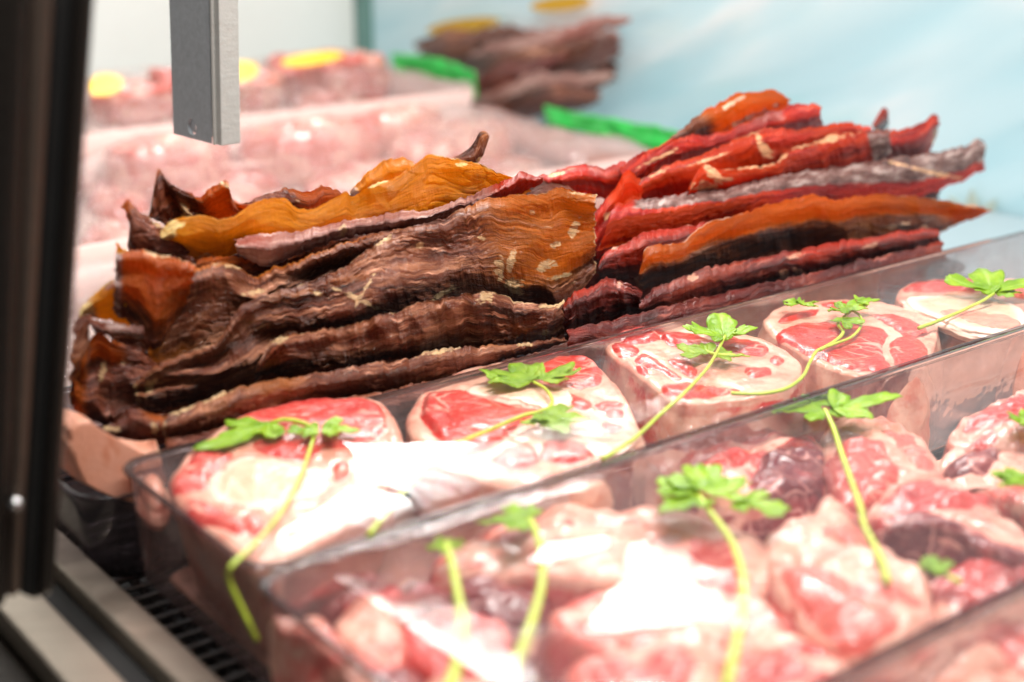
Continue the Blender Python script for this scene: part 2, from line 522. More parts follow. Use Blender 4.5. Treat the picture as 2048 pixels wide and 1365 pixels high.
def jerky(label, group, mat, top, bot, depth, plane='t', fold=0.0045, ridge=0.0012, fine=0.0003, pleat=0.0, pleat_f=55, roll=0.002, bulge=0.002, tuck=0.010, crumple=0.0026,
          lean=0.0, slant=0.0, rag=4.0, thick=0.0015, amber=None, grey=None, fat_top=0.0, fat_end=(0, 0), spots=(), seed=None, name='dried_meat_slice', res=1.0, fat_bot=0.0, skew=0.0, thin_edge=0.35):
    seed = seed if seed is not None else random.random() * 90
    if group == RG:
        crumple *= 0.45; pleat *= 0.5
    T0 = np.asarray(top, float); B0 = np.asarray(bot, float)
    Lpx = max(np.linalg.norm(np.diff(T0, axis=0), axis=1).sum(), np.linalg.norm(np.diff(B0, axis=0), axis=1).sum())
    nu = int(np.clip(Lpx / 2.4 * res, 30, 420))
    T = curve(T0, nu); B = curve(B0, nu)
    Wpx = np.linalg.norm(T - B, axis=1).max()
    nv = int(np.clip(Wpx / 1.7 * res, 20, 150))
    u = np.linspace(0, 1, nu)
    x = np.linspace(-1, 1, nv)
    v = 0.5 + 0.5 * np.sign(x) * (1 - (1 - np.abs(x)) ** 1.25) ** (1 / 1.05)
    v = np.clip(v, 0, 1); v[0] = 0; v[-1] = 1
    # ragged outline
    T[:, 1] += rag * fbm(u * Lpx / 26, seed, 0.3, 4, 0.6)
    B[:, 1] += rag * fbm(u * Lpx / 26, seed + 9, 0.7, 4, 0.6)
    T[:, 1] += 0.8 * rag * fbm(u * Lpx / 8, seed + 1, 0.3, 2)
    B[:, 1] += 0.8 * rag * fbm(u * Lpx / 8, seed + 11, 0.7, 2)
    V_, U_ = np.meshgrid(v, u)
    PX = T[:, None, 0] * (1 - V_) + B[:, None, 0] * V_
    PY = T[:, None, 1] * (1 - V_) + B[:, None, 1] * V_
    endw = sstep(0.12, 0, U_) - sstep(0.88, 1, U_)
    PX = PX + endw * rag * 1.6 * fbm(V_ * Wpx / 22, seed + 3, 0.0, 3)
    dist = 0.70
    L = Lpx / F * dist; W = Wpx / F * dist
    X = U_ * L; Y = V_ * W + skew * X
    wx = X + 0.006 * pn(X * 30, Y * 30, seed)
    wy = Y + 0.010 * pn(X * 16, Y * 22, seed + 5)
    disp = fold * fbm(wx * 15, wy * 20, seed, 2, 0.33)
    disp += max(tuck * min(1.0, (W / 0.045) ** 1.3), 0.007 if group == RG else 0.0) * sstep(0.45, 1.0, V_) * (0.7 + 0.6 * pn(X * 18, seed, 1.7))
    sm = np.clip(0.25 + 1.4 * pn(X * 13, Y * 17, seed + 90), 0.03, 1.2)
    # broad crumples: sharp crests towards the viewer with soft hollows between
    c1 = fbm(wx * 20 + 9 * Y, wy * 27, seed + 101, 2, 0.4)
    crumple = crumple * min(1.0, (W / 0.030) ** 1.2)
    disp -= crumple * (1 - 2.6 * np.abs(c1))
    c2 = pn(wx * 52 - 22 * Y, wy * 46, seed + 111)
    disp -= 0.34 * crumple * (1 - 2.6 * np.abs(c2)) * np.clip(0.5 + pn(X * 16, Y * 20, seed + 113), 0, 1.3)
    # fibres, stronger in some patches, absent in others
    rn = 1 - np.abs(fbm(wx * 30, wy * 190, seed + 20, 2)) * 2
    disp += 0.20 * ridge * sm * rn
    disp += 0.13 * ridge * sm * pn(wx * 80, wy * 340, seed + 21)
    disp += 0.45 * fine * (0.4 + sm) * pn(wx * 130, wy * 800, seed + 22) + 0.7 * fine * pn(wx * 420, wy * 420, seed + 26)
    crack = np.abs(pn(wx * 60, wy * 150, seed + 61))
    disp += 0.0007 * sm * np.exp(-(crack / 0.06) ** 2)
    if pleat:
        disp += pleat * (np.abs(pn(X * pleat_f + 0.8 * pn(X * 30, Y * 40, seed), Y * 9, seed + 40)) * 2 - 0.6) * sstep(1.25, 0.2, V_)
    disp -= bulge * min(1.0, W / 0.04) * np.sin(math.pi * V_) * (0.4 + 1.2 * pn(X * 14, seed, 0.4))
    e = 0.0028 / max(W, 1e-4)
    roll = roll * 0.55
    disp += roll * np.exp(-(V_ / e) ** 2) * 0.9 + roll * np.exp(-((1 - V_) / e) ** 2)
    disp -= roll * 1.1 * np.exp(-((V_ - 2.2 * e) / (1.4 * e)) ** 2)
    t = depth + lean * (1 - V_) + slant * U_ + disp
    n = D2 if plane == 't' else D1
    P = plane_hit(PX, PY, n, t)
    rd = rays(PX, PY); rd /= np.linalg.norm(rd, axis=-1)[..., None]
    ed = np.minimum(np.minimum(V_ * W, (1 - V_) * W), np.minimum(U_ * L, (1 - U_) * L))
    th = thick * (0.35 + 0.65 * sstep(0, 0.0035, ed))
    th = th * (1 + 0.35 * pn(X * 40, Y * 40, seed + 50))
    Q = P + rd * th[..., None]
    VV = np.concatenate([P.reshape(-1, 3), Q.reshape(-1, 3)])
    fa = grid_faces(nu, nv)
    nb = nu * nv
    fb = fa[:, ::-1] + nb
    ring = np.concatenate([np.arange(nu) * nv, (nu - 1) * nv + np.arange(1, nv), (np.arange(nu - 2, -1, -1)) * nv + nv - 1, np.arange(nv - 2, 0, -1)])
    r2 = np.roll(ring, -1)
    rim = np.stack([r2, ring, ring + nb, r2 + nb], -1)
    Fc = np.concatenate([fa, fb, rim])
    am = np.zeros_like(U_) if amber is None else np.clip(amber(U_, V_) + 0 * U_, 0, 1)
    am = np.clip(am + thin_edge * sstep(0.0045, 0, V_ * W) * np.clip(0.6 + 1.2 * pn(X * 45, seed, 5.2), 0, 1), 0, 1)
    gr = np.zeros_like(U_) if grey is None else np.clip(grey(U_, V_) + 0 * U_, 0, 1)
    ft = spots_mask(PX, PY, spots, seed) if spots else np.zeros_like(U_)
    patch = 0.5 + 0.9 * pn(X * 34, seed, 2.2)
    if fat_top: ft = np.maximum(ft, sstep(fat_top, 0, V_ * W) * np.clip(patch, 0, 1))
    if fat_bot: ft = np.maximum(ft, sstep(fat_bot, 0, (1 - V_) * W) * np.clip(patch, 0, 1))
    if fat_end[0]: ft = np.maximum(ft, sstep(fat_end[0], 0, X) * 0.9)
    if fat_end[1]: ft = np.maximum(ft, sstep(fat_end[1], 0, L - X) * 0.9)
    two = lambda a: np.concatenate([a.ravel(), a.ravel()])
    uv = np.stack([two(X + seed * 0.37), two(Y + seed * 0.11)], -1)
    o = build(name, VV, Fc, mat, uv=uv, attrs={'amber': two(am), 'grey': two(gr), 'fat': two(ft)})
    tag(o, label, 'dried meat', group)
    return o


TA = 0.498        # back edge of the shank tray
LG = 'brown dried meat slices in the left pile'
RG = 'red dried meat slices in the right pile'

jerky('long brown slice lowest in the left pile, cream fat on its left end', LG, BROWN,
      [(328, 842), (345, 826), (385, 812), (410, 800), (480, 775), (540, 760), (600, 753), (680, 740), (760, 725), (830, 715), (870, 700), (930, 694), (1000, 690), (1060, 685), (1128, 676)],
      [(325, 872), (342, 892), (385, 878), (430, 862), (500, 838), (560, 820), (640, 806), (720, 796), (800, 783), (900, 755), (1000, 725), (1060, 708), (1132, 690)],
      TA + 0.014, ridge=0.0016, fold=0.004, roll=0.003, fat_end=(0.006, 0), seed=3.1,
      spots=[(360, 815, 45, 12, -20), (440, 790, 30, 8, -25), (880, 700, 60, 9, -12), (905, 692, 22, 8, 0), (1050, 690, 16, 6, 0)])
jerky('narrow wrinkled slice second from the bottom of the left pile, pleated right end', LG, BROWN,
      [(518, 730), (538, 690), (555, 676), (580, 670), (610, 666), (680, 655), (740, 640), (790, 626), (820, 612), (850, 604), (890, 598), (930, 590), (953, 588), (980, 584), (1010, 594), (1040, 603), (1080, 608), (1110, 608), (1127, 598)],
      [(510, 750), (545, 752), (580, 742), (640, 735), (700, 732), (780, 722), (840, 718), (880, 708), (920, 703), (960, 698), (1000, 694), (1040, 690), (1070, 686), (1105, 680), (1126, 670)],
      TA + 0.023, pleat=0.0035, pleat_f=62, ridge=0.0013, fold=0.005, roll=0.0025, seed=7.7, fat_top=0.0022,
      spots=[(556, 680, 20, 10, -20), (970, 596, 18, 14, 0), (1118, 606, 14, 12, -30), (1090, 612, 30, 5, 0), (600, 666, 10, 4, 0), (1090, 665, 10, 8, 0)])
jerky('largest brown slice, broad fibrous face across the left pile, amber right end', LG, BROWN,
      [(268, 772), (300, 742), (350, 715), (437, 680), (488, 607), (605, 570), (670, 543), (707, 520), (748, 489), (785, 469), (818, 456), (886, 437), (930, 415), (987, 395), (1037, 392), (1088, 388), (1115, 378), (1155, 384), (1192, 388)],
      [(275, 806), (304, 822), (380, 810), (450, 790), (511, 765), (560, 722), (640, 700), (720, 690), (800, 680), (870, 655), (950, 640), (1020, 635), (1080, 630), (1138, 612), (1190, 545)],
      TA + 0.036, fold=0.0095, ridge=0.0021, fine=0.0004, roll=0.003, bulge=0.004, seed=12.4, rag=3.5, skew=-0.25,
      amber=lambda u, v: sstep(0.62, 0.92, u) * sstep(1.0, 0.55, v) * 0.85 + 0.3 * sstep(0.12, 0, u),
      fat_top=0.0012, fat_end=(0.0045, 0.0016),
      spots=[(770, 478, 26, 7, -35), (1148, 455, 12, 22, 30), (1095, 530, 26, 11, -20), (1120, 553, 30, 6, -12), (1062, 425, 9, 8, 0), (840, 492, 14, 6, -20), (965, 478, 16, 5, 10), (890, 585, 40, 7, -30),
             (1030, 575, 22, 20, 0), (1000, 540, 10, 26, 0), (1022, 520, 8, 30, 10), (510, 585, 34, 5, -8), (640, 588, 10, 7, 0), (300, 775, 12, 26, 20), (1160, 388, 26, 5, 5), (730, 580, 40, 4, -60), (720, 600, 60, 6, 25), (1112, 490, 14, 8, -40)])
jerky('brown slice with a curled wavy rim just above and behind the largest slice', LG, BROWN,
      [(322, 600), (340, 562), (356, 550), (385, 540), (413, 532), (445, 526), (477, 535), (507, 552), (551, 536), (592, 525), (625, 508), (662, 496), (700, 482), (760, 466), (822, 452)],
      [(275, 790), (330, 770), (380, 750), (440, 730), (480, 720), (520, 690), (560, 660), (600, 640), (660, 610), (700, 590), (760, 560), (800, 540), (840, 520), (860, 500), (880, 470)],
      TA + 0.047, fold=0.007, ridge=0.0018, roll=0.004, bulge=0.005, seed=20.3, amber=lambda u, v: 0.8 * sstep(0.14, 0.0, u) + 0.35 * sstep(0.1, 0, v),
      spots=[(510, 585, 30, 6, -5), (465, 532, 40, 5, 5)])
jerky('dark slice put in for the shade of the cavity under the mauve roll', LG, DARK,  # dark colour fills the cavity where shade falls
      [(395, 520), (430, 512), (480, 515), (530, 522), (590, 515), (640, 500), (700, 478), (770, 462), (840, 445), (900, 430), (960, 405)],
      [(380, 600), (430, 620), (500, 640), (560, 640), (620, 620), (680, 590), (740, 560), (800, 530), (860, 500), (920, 470), (975, 440)],
      TA + 0.056, fold=0.006, ridge=0.0018, seed=24.9, amber=lambda u, v: 0.8 * sstep(0.35, 0.1, u) * sstep(0.5, 0, v))
jerky('orange and brown cut end curling outward at the upper left of the left pile', LG, DARK,
      [(233, 508), (262, 505), (290, 500), (320, 508), (350, 515), (392, 530)],
      [(226, 625), (262, 650), (290, 690), (305, 720), (330, 700), (362, 640)],
      TA + 0.041, fold=0.005, ridge=0.001, roll=0.003, bulge=0.005, seed=31.0, amber=lambda u, v: 0.35 + 0.9 * sstep(0.0, 0.2, u) * sstep(0.85, 0.3, v), grey=lambda u, v: 0.9 * sstep(0.16, 0.0, u), spots=[(315, 508, 30, 8, 10)], fat_top=0.002)
jerky('long pale mauve rolled slice with red tip across the left pile', LG, MAUVE,
      [(470, 482), (520, 470), (590, 463), (650, 450), (720, 434), (790, 424), (860, 418), (920, 398), (975, 376), (1010, 363), (1040, 345), (1060, 352), (1085, 350)],
      [(476, 508), (530, 535), (570, 520), (640, 494), (700, 474), (800, 464), (880, 442), (960, 418), (1020, 398), (1062, 376), (1084, 368)],
      TA + 0.050, fold=0.004, ridge=0.0013, roll=0.005, bulge=0.006, seed=36.2, lean=0.006, amber=lambda u, v: sstep(0.72, 0.9, u) * 0.9 + 0.55 * sstep(0.62, 0.95, v) * sstep(0.2, 0.5, u), spots=[(685, 462, 10, 12, 0)], thick=0.004)
jerky('translucent amber slice with a wavy edge standing along the top of the left pile', LG, AMBER,
      [(318, 470), (335, 448), (365, 436), (400, 432), (455, 437), (500, 410), (545, 397), (570, 397), (590, 415), (625, 418), (660, 400), (690, 385), (705, 394), (740, 372), (790, 355), (830, 330), (855, 310), (870, 311), (905, 318), (945, 325), (985, 340), (1020, 355), (1056, 378)],
      [(326, 482), (350, 490), (370, 505), (405, 525), (440, 520), (480, 505), (520, 500), (570, 495), (620, 490), (660, 480), (700, 470), (740, 465), (780, 458), (820, 450), (860, 442), (890, 436), (930, 426), (960, 418), (990, 410), (1010, 402), (1030, 396), (1050, 390), (1064, 384)],
      TA + 0.062, fold=0.004, ridge=0.0009, pleat=0.004, pleat_f=36, roll=0.001, bulge=0.002, thick=0.0016, seed=41.5, rag=2.2, fat_top=0.0016,
      amber=lambda u, v: 0.92 - 0.40 * sstep(0.35, 1.0, v), fat_end=(0.010, 0), spots=[(345, 455, 26, 14, -20), (760, 365, 30, 5, -25), (415, 515, 22, 10, 10), (925, 328, 14, 6, 0), (335, 470, 22, 12, 0)])
jerky('dark red curled slice with a sharp upright point at the left pile\'s upper left', LG, DARK,
      [(298, 440), (306, 385), (316, 341), (326, 350), (345, 372), (375, 384), (398, 394), (412, 382), (435, 366), (455, 364), (463, 392), (480, 408), (520, 412)],
      [(312, 440), (330, 452), (345, 460), (360, 464), (375, 466), (390, 466), (405, 464), (420, 460), (440, 456), (455, 450), (470, 446), (490, 440), (520, 432)],
      TA + 0.072, fold=0.006, ridge=0.0014, pleat=0.005, pleat_f=48, roll=0.002, seed=46.1, amber=lambda u, v: 0.85 * sstep(0.4, 0.7, u) + 0.2, spots=[(372, 432, 12, 30, -10), (398, 450, 20, 20, 0), (455, 372, 18, 6, 20)], rag=4)
jerky('ragged red brown slice peeking out just behind the amber slice', LG, DARK,
      [(470, 420), (500, 402), (545, 386), (570, 378), (590, 382), (620, 386), (636, 372), (655, 374), (672, 384), (700, 392)],
      [(480, 450), (520, 446), (560, 440), (590, 440), (620, 438), (640, 434), (660, 428), (680, 424), (700, 420), (720, 414)],
      TA + 0.082, fold=0.004, ridge=0.0015, seed=51.7, amber=lambda u, v: 0.7 * sstep(0.35, 0.6, u), spots=[(560, 404, 30, 6, 0)], rag=5)
jerky('small amber slice curled over behind the wavy peak of the left pile', LG, AMBER,
      [(696, 388), (715, 366), (740, 342), (765, 326), (792, 316), (815, 318), (832, 330)],
      [(702, 396), (730, 392), (760, 384), (790, 374), (815, 364), (835, 354), (850, 346)],
      TA + 0.076, fold=0.003, pleat=0.002, roll=0.004, bulge=0.006, seed=55.5, amber=lambda u, v: sstep(0.1, 0.35, u) + 0.4, grey=lambda u, v: 0.55 * sstep(0.3, 0.05, u))
jerky('thin twisted brown tip sticking up at the very back of the left pile', LG, BROWN,
      [(895, 322), (915, 312), (935, 300), (950, 282), (962, 262), (976, 264)],
      [(900, 330), (925, 332), (945, 332), (958, 322), (968, 305), (979, 276)],
      TA + 0.072, fold=0.002, ridge=0.0012, roll=0.002, bulge=0.003, seed=58.2, amber=lambda u, v: 0.55 * sstep(0.5, 1, u), rag=2, spots=[(962, 322, 10, 8, 0)])
jerky('dark flap with orange tip hanging off the upper left end of the left pile', LG, DARK,
      [(246, 412), (258, 398), (268, 412), (285, 428), (305, 440), (335, 462), (372, 490)],
      [(262, 440), (258, 470), (256, 500), (280, 520), (310, 525), (345, 520), (378, 512)],
      TA + 0.066, fold=0.005, ridge=0.0014, seed=61.3, rag=4, amber=lambda u, v: 0.75 * sstep(0.3, 0.0, u) + 0.35 * sstep(0.5, 1.0, v), grey=lambda u, v: 0.35 * sstep(0.3, 0.6, u), spots=[(318, 444, 26, 10, 35), (345, 470, 16, 10, 0)])
jerky('thin orange strip at the left end beneath the dark hanging flap', LG, AMBER,
      [(232, 488), (238, 490), (246, 498), (262, 505), (290, 515)],
      [(230, 540), (240, 552), (250, 556), (266, 552), (292, 545)],
      TA + 0.055, fold=0.003, seed=64.3, amber=lambda u, v: 0.9 + 0 * u, fat_top=0.002, rag=4)
jerky('amber looped slice bending outward at the far left of the left pile', LG, AMBER,
      [(152, 645), (165, 612), (190, 585), (212, 570), (230, 563), (262, 590), (290, 610)],
      [(158, 672), (170, 640), (195, 636), (215, 640), (240, 650), (270, 656), (295, 660)],
      TA + 0.050, fold=0.003, ridge=0.0008, roll=0.003, bulge=0.008, seed=67.6, amber=lambda u, v: sstep(0.25, 0.5, u) + 0.1, grey=lambda u, v: 0.9 * sstep(0.35, 0.6, u) * sstep(0.35, 0.1, v) * sstep(0.85, 0.6, u), spots=[(170, 620, 20, 24, -30)], fat_top=0.003)
jerky('narrow brown strip drooping down at the leftmost edge of the left pile', LG, BROWN,
      [(150, 640), (158, 634), (170, 630), (184, 632)],
      [(138, 800), (146, 812), (156, 800), (166, 760)],
      TA + 0.043, fold=0.004, seed=70.2, amber=lambda u, v: 0.5 * sstep(0.2, 0.7, v), rag=4)
jerky('short purple black slice sticking out below the amber loop', LG, DARK,
      [(176, 636), (195, 642), (220, 646), (250, 650), (285, 655)],
      [(184, 655), (195, 668), (220, 674), (255, 676), (290, 680)],
      TA + 0.040, fold=0.003, ridge=0.0015, seed=73.9, grey=lambda u, v: 0.5 * sstep(0.1, 0.4, u))
jerky('dark shaded slice with amber patches low at the left end of the left pile', LG, DARK,
      [(148, 715), (170, 700), (182, 675), (200, 668), (240, 690), (290, 700), (330, 720)],
      [(146, 815), (170, 838), (196, 845), (220, 850), (250, 840), (285, 830), (330, 825)],
      TA + 0.045, fold=0.007, ridge=0.0018, pleat=0.004, seed=76.4, amber=lambda u, v: 0.8 * sstep(0.35, 0.05, u) + 0.75 * sstep(0.4, 0.2, v) * sstep(0.2, 0.3, u) * sstep(0.75, 0.5, u), spots=[(205, 745, 8, 20, 10), (248, 724, 8, 8, 0)])
jerky('small dark flap with a cream tip lowest at the left of the left pile', LG, DARK,
      [(206, 856), (225, 846), (245, 832), (262, 818), (285, 822), (310, 826), (336, 832)],
      [(212, 872), (240, 880), (262, 882), (285, 888), (305, 892), (325, 890), (340, 880)],
      TA + 0.024, fold=0.005, ridge=0.0014, seed=79.2, amber=lambda u, v: 0.35 * sstep(0.4, 0.8, u), spots=[(218, 860, 20, 10, 0), (310, 858, 8, 18, -15)], fat_top=0.0018, rag=4)
jerky('flat dark filler slice added behind the left pile to darken its gaps', LG, DARK,  # added filler; blocks light from behind and darkens the gaps
      [(285, 478), (380, 496), (460, 492), (560, 475), (660, 462), (760, 446), (860, 426), (960, 402), (1060, 366), (1130, 370), (1185, 410)],
      [(180, 830), (260, 850), (340, 860), (460, 830), (580, 800), (700, 770), (820, 740), (940, 720), (1040, 700), (1100, 690), (1150, 680)],
      TA + 0.090, fold=0.003, seed=82.8, res=0.4)

# right pile
jerky('lowest dark maroon slice of the right pile with small cream flecks', RG, MAROON,
      [(1279, 600), (1316, 575), (1373, 551), (1411, 537), (1505, 518), (1647, 490), (1789, 466), (1878, 456)],
      [(1277, 648), (1364, 634), (1458, 610), (1553, 586), (1647, 562), (1765, 532), (1830, 515), (1882, 500)],
      TA + 0.020, fold=0.003, ridge=0.0018, roll=0.003, seed=103.0, amber=lambda u, v: 0.45 * sstep(0.3, 0.6, u), spots=[(1385, 555, 12, 10, 0), (1570, 550, 16, 12, -20), (1600, 545, 22, 6, 30), (1375, 608, 10, 6, 0), (1590, 512, 26, 5, -15), (1740, 492, 20, 5, -15), (1640, 545, 14, 10, 0)])
jerky('long orange edged slice in front of the right pile, black below and scalloped on top', RG, ORANGE,
      [(1286, 540), (1290, 500), (1316, 490), (1364, 484), (1387, 466), (1425, 442), (1482, 428), (1529, 412), (1590, 398), (1624, 390), (1671, 398), (1718, 393), (1765, 390), (1836, 395), (1907, 405), (1955, 414), (1984, 423)],
      [(1266, 560), (1284, 578), (1326, 572), (1411, 546), (1482, 528), (1553, 514), (1600, 506), (1647, 500), (1700, 494), (1742, 486), (1790, 480), (1836, 474), (1884, 464), (1910, 452), (1931, 444), (1955, 434), (1974, 426)],
      TA + 0.034, fold=0.004, ridge=0.0014, pleat=0.0022, pleat_f=60, roll=0.002, bulge=0.004, seed=106.5, rag=3, fat_top=0.0014,
      amber=lambda u, v: 1.15 * sstep(0.62, 0.25, v) + 0.9 * sstep(0.8, 0.95, u), spots=[(1790, 452, 30, 5, -10), (1850, 460, 12, 10, 0), (1945, 412, 18, 4, 10)])
jerky('rough black and crimson chunk jutting out at the lower left of the right pile', RG, MAROON,
      [(1127, 606), (1150, 586), (1182, 572), (1215, 558), (1240, 564), (1262, 572), (1284, 578)],
      [(1128, 680), (1160, 676), (1185, 670), (1210, 664), (1235, 660), (1260, 652), (1282, 646)],
      TA + 0.026, fold=0.006, ridge=0.0022, pleat=0.004, roll=0.004, seed=109.1, rag=5, amber=lambda u, v: 0.35 * sstep(0.5, 0.2, v), spots=[(1238, 572, 8, 8, 0)])
jerky('red slice tucked under the grey edged one in the right pile', RG, MAROON,
      [(1196, 528), (1215, 500), (1245, 488), (1293, 464), (1345, 458), (1380, 452), (1420, 442)],
      [(1200, 560), (1225, 562), (1250, 562), (1290, 565), (1320, 560), (1360, 550), (1420, 530)],
      TA + 0.044, fold=0.005, ridge=0.0014, roll=0.003, seed=112.8, amber=lambda u, v: 0.9 * sstep(0.4, 0.0, v), spots=[(1228, 492, 14, 10, -30)], fat_top=0.001)
jerky('long red slice with a thick grey frosted rim ending in a blunt tip', RG, RED,
      [(1224, 420), (1236, 405), (1293, 399), (1364, 388), (1435, 378), (1505, 364), (1553, 352), (1614, 344), (1695, 332), (1765, 320), (1836, 308), (1884, 303), (1931, 292), (1955, 276), (1972, 284)],
      [(1196, 500), (1230, 492), (1283, 482), (1345, 470), (1411, 455), (1482, 436), (1553, 420), (1624, 408), (1700, 404), (1765, 402), (1813, 398), (1860, 388), (1910, 368), (1940, 352), (1968, 338)],
      TA + 0.056, fold=0.004, ridge=0.0014, roll=0.003, bulge=0.004, lean=0.012, seed=115.3, amber=lambda u, v: 0.9 * sstep(0.5, 0.2, u) * sstep(0.3, 0.5, v) + 0.25,
      grey=lambda u, v: 1.15 * sstep(0.24 + 0.55 * u, 0.12 + 0.50 * u, v) * sstep(0.03, 0.12, u), spots=[(1840, 340, 60, 4, 15), (1900, 352, 30, 4, 15)], thick=0.003)
jerky('bright red slice with a cream fat edge, third from the top of the right pile', RG, RED,
      [(1380, 370), (1406, 330), (1439, 338), (1505, 334), (1553, 322), (1576, 300), (1624, 286), (1671, 269), (1718, 262), (1765, 261), (1779, 258)],
      [(1370, 400), (1420, 392), (1480, 384), (1529, 374), (1600, 360), (1640, 350), (1680, 340), (1715, 335), (1745, 328), (1765, 318), (1782, 300)],
      TA + 0.066, fold=0.004, ridge=0.0009, roll=0.002, seed=118.9, amber=lambda u, v: 0.9 * sstep(0.6, 0.2, u) + 0.4, grey=lambda u, v: 0.95 * sstep(0.86, 0.93, u), spots=[(1650, 280, 70, 9, -12), (1560, 318, 40, 5, -35), (1500, 335, 60, 4, -5), (1425, 345, 14, 30, -40), (1410, 372, 30, 12, 0), (1450, 360, 20, 6, 0)], fat_top=0.0012)
jerky('red slice with an upturned pointed right end standing in the right pile', RG, RED,
      [(1706, 322), (1742, 294), (1765, 268), (1803, 258), (1846, 246), (1858, 232), (1868, 226), (1880, 236)],
      [(1710, 345), (1745, 345), (1780, 335), (1817, 325), (1840, 318), (1856, 308), (1866, 290), (1876, 262)],
      TA + 0.074, fold=0.004, ridge=0.0012, roll=0.003, seed=121.4, amber=lambda u, v: 0.35 + 0 * u, grey=lambda u, v: 0.8 * sstep(0.25, 0.1, u), spots=[(1872, 272, 8, 22, 10)])
jerky('scarlet slice with thin white edge lines across the middle of the right pile', RG, RED,
      [(1268, 392), (1274, 378), (1283, 361), (1340, 328), (1387, 314), (1435, 296), (1482, 277), (1529, 258), (1590, 258), (1647, 252), (1694, 245), (1744, 256)],
      [(1262, 410), (1300, 408), (1340, 402), (1390, 396), (1440, 390), (1482, 378), (1553, 362), (1600, 345), (1640, 330), (1690, 315), (1715, 305), (1748, 290)],
      TA + 0.078, fold=0.004, ridge=0.0009, roll=0.002, bulge=0.004, seed=124.6, amber=lambda u, v: 0.7 * sstep(0.7, 0.3, u) * sstep(0.0, 0.5, v) + 0.3, spots=[(1530, 300, 14, 30, -30), (1420, 318, 60, 4, -18), (1320, 345, 40, 4, -28)], fat_top=0.0012)
jerky('red slice with dull purple patches, second from the top of the right pile', RG, RED,
      [(1240, 335), (1270, 312), (1310, 296), (1359, 275), (1430, 268), (1477, 251), (1520, 233), (1572, 215), (1600, 210), (1625, 208), (1641, 213)],
      [(1250, 385), (1290, 375), (1330, 352), (1364, 335), (1430, 318), (1482, 300), (1529, 285), (1553, 280), (1590, 275), (1615, 268), (1642, 258)],
      TA + 0.088, fold=0.004, ridge=0.001, roll=0.002, seed=127.2, amber=lambda u, v: 0.25 + 0 * u, grey=lambda u, v: 0.48 * sstep(0.5, 0.6, u) * sstep(0.9, 0.8, u) * sstep(0.55, 0.3, v), spots=[(1325, 312, 60, 4, -25)])
jerky('orange brown slice crowning the very top of the right pile', RG, ORANGE,
      [(1340, 280), (1359, 262), (1382, 244), (1411, 220), (1453, 200), (1470, 188), (1486, 181), (1515, 184), (1543, 177), (1562, 184), (1577, 196)],
      [(1345, 290), (1370, 290), (1400, 285), (1430, 280), (1468, 268), (1490, 258), (1505, 250), (1530, 240), (1550, 234), (1565, 228), (1580, 222)],
      TA + 0.098, fold=0.004, ridge=0.0012, roll=0.002, seed=130.4, amber=lambda u, v: 0.85 * sstep(0.2, 0.5, u) + 0.2, spots=[(1460, 210, 30, 5, -30), (1500, 235, 60, 6, -25)], rag=4)
jerky('small dull red spike rising behind the right pile', RG, MAROON,
      [(1744, 250), (1752, 236), (1760, 222), (1768, 215), (1777, 219)],
      [(1750, 266), (1758, 264), (1766, 262), (1772, 258), (1779, 246)],
      TA + 0.100, fold=0.002, seed=133.3, rag=2, amber=lambda u, v: 0.4 + 0 * u)
jerky('pinkish red slice lying low at the back between the two piles', RG, RED,
      [(1078, 352), (1101, 345), (1122, 337), (1176, 330), (1210, 340), (1250, 322)],
      [(1080, 382), (1120, 386), (1160, 390), (1190, 395), (1225, 400), (1262, 395)],
      TA + 0.092, fold=0.004, ridge=0.001, roll=0.003, seed=136.7, amber=lambda u, v: 0.5 * sstep(0.4, 0.8, v), grey=lambda u, v: 0.45 * sstep(0.4, 0.6, u) * sstep(0.5, 0.3, v), spots=[(1110, 350, 20, 5, -10)])
jerky('glowing orange red slice squeezed between the left pile and the grey edged slice', RG, RED,
      [(1186, 430), (1205, 405), (1228, 380), (1245, 350), (1262, 345), (1282, 360)],
      [(1192, 520), (1205, 510), (1222, 498), (1240, 490), (1265, 470), (1288, 440)],
      TA + 0.070, fold=0.006, ridge=0.0012, roll=0.003, seed=139.5, amber=lambda u, v: 0.95 * sstep(0.2, 0.6, u), spots=[(1215, 432, 12, 8, -30)])
jerky('dark slice at the bottom of the right pile behind the clear tray wall', RG, MAROON,
      [(1135, 660), (1200, 645), (1300, 622), (1400, 597), (1560, 560), (1720, 522), (1885, 482)],
      [(1140, 735), (1220, 715), (1310, 700), (1400, 680), (1560, 640), (1720, 600), (1890, 555)],
      TA + 0.013, fold=0.003, ridge=0.0015, seed=142.9, res=0.7, spots=[(1600, 585, 40, 6, -15)])
jerky('dark slice at the bottom of the left pile pressed against the tray wall', LG, DARK,
      [(330, 880), (420, 862), (520, 835), (640, 805), (780, 780), (900, 752), (1010, 722), (1135, 686)],
      [(335, 930), (420, 920), (520, 895), (640, 870), (780, 840), (900, 810), (1010, 785), (1140, 750)],
      TA + 0.010, fold=0.002, ridge=0.0012, seed=144.1, res=0.6)
jerky('plain dark red filler slice added behind the right pile to darken its gaps', RG, MAROON,  # added filler; keeps the bright background out of the gaps
      [(1140, 440), (1200, 420), (1290, 410), (1400, 385), (1500, 370), (1600, 350), (1700, 335), (1800, 330), (1880, 330)],
      [(1130, 650), (1200, 630), (1290, 600), (1400, 580), (1500, 560), (1600, 540), (1700, 520), (1800, 500), (1880, 470)],
      TA + 0.083, fold=0.002, seed=147.1, res=0.4, amber=lambda u, v: 0.3 + 0 * u)


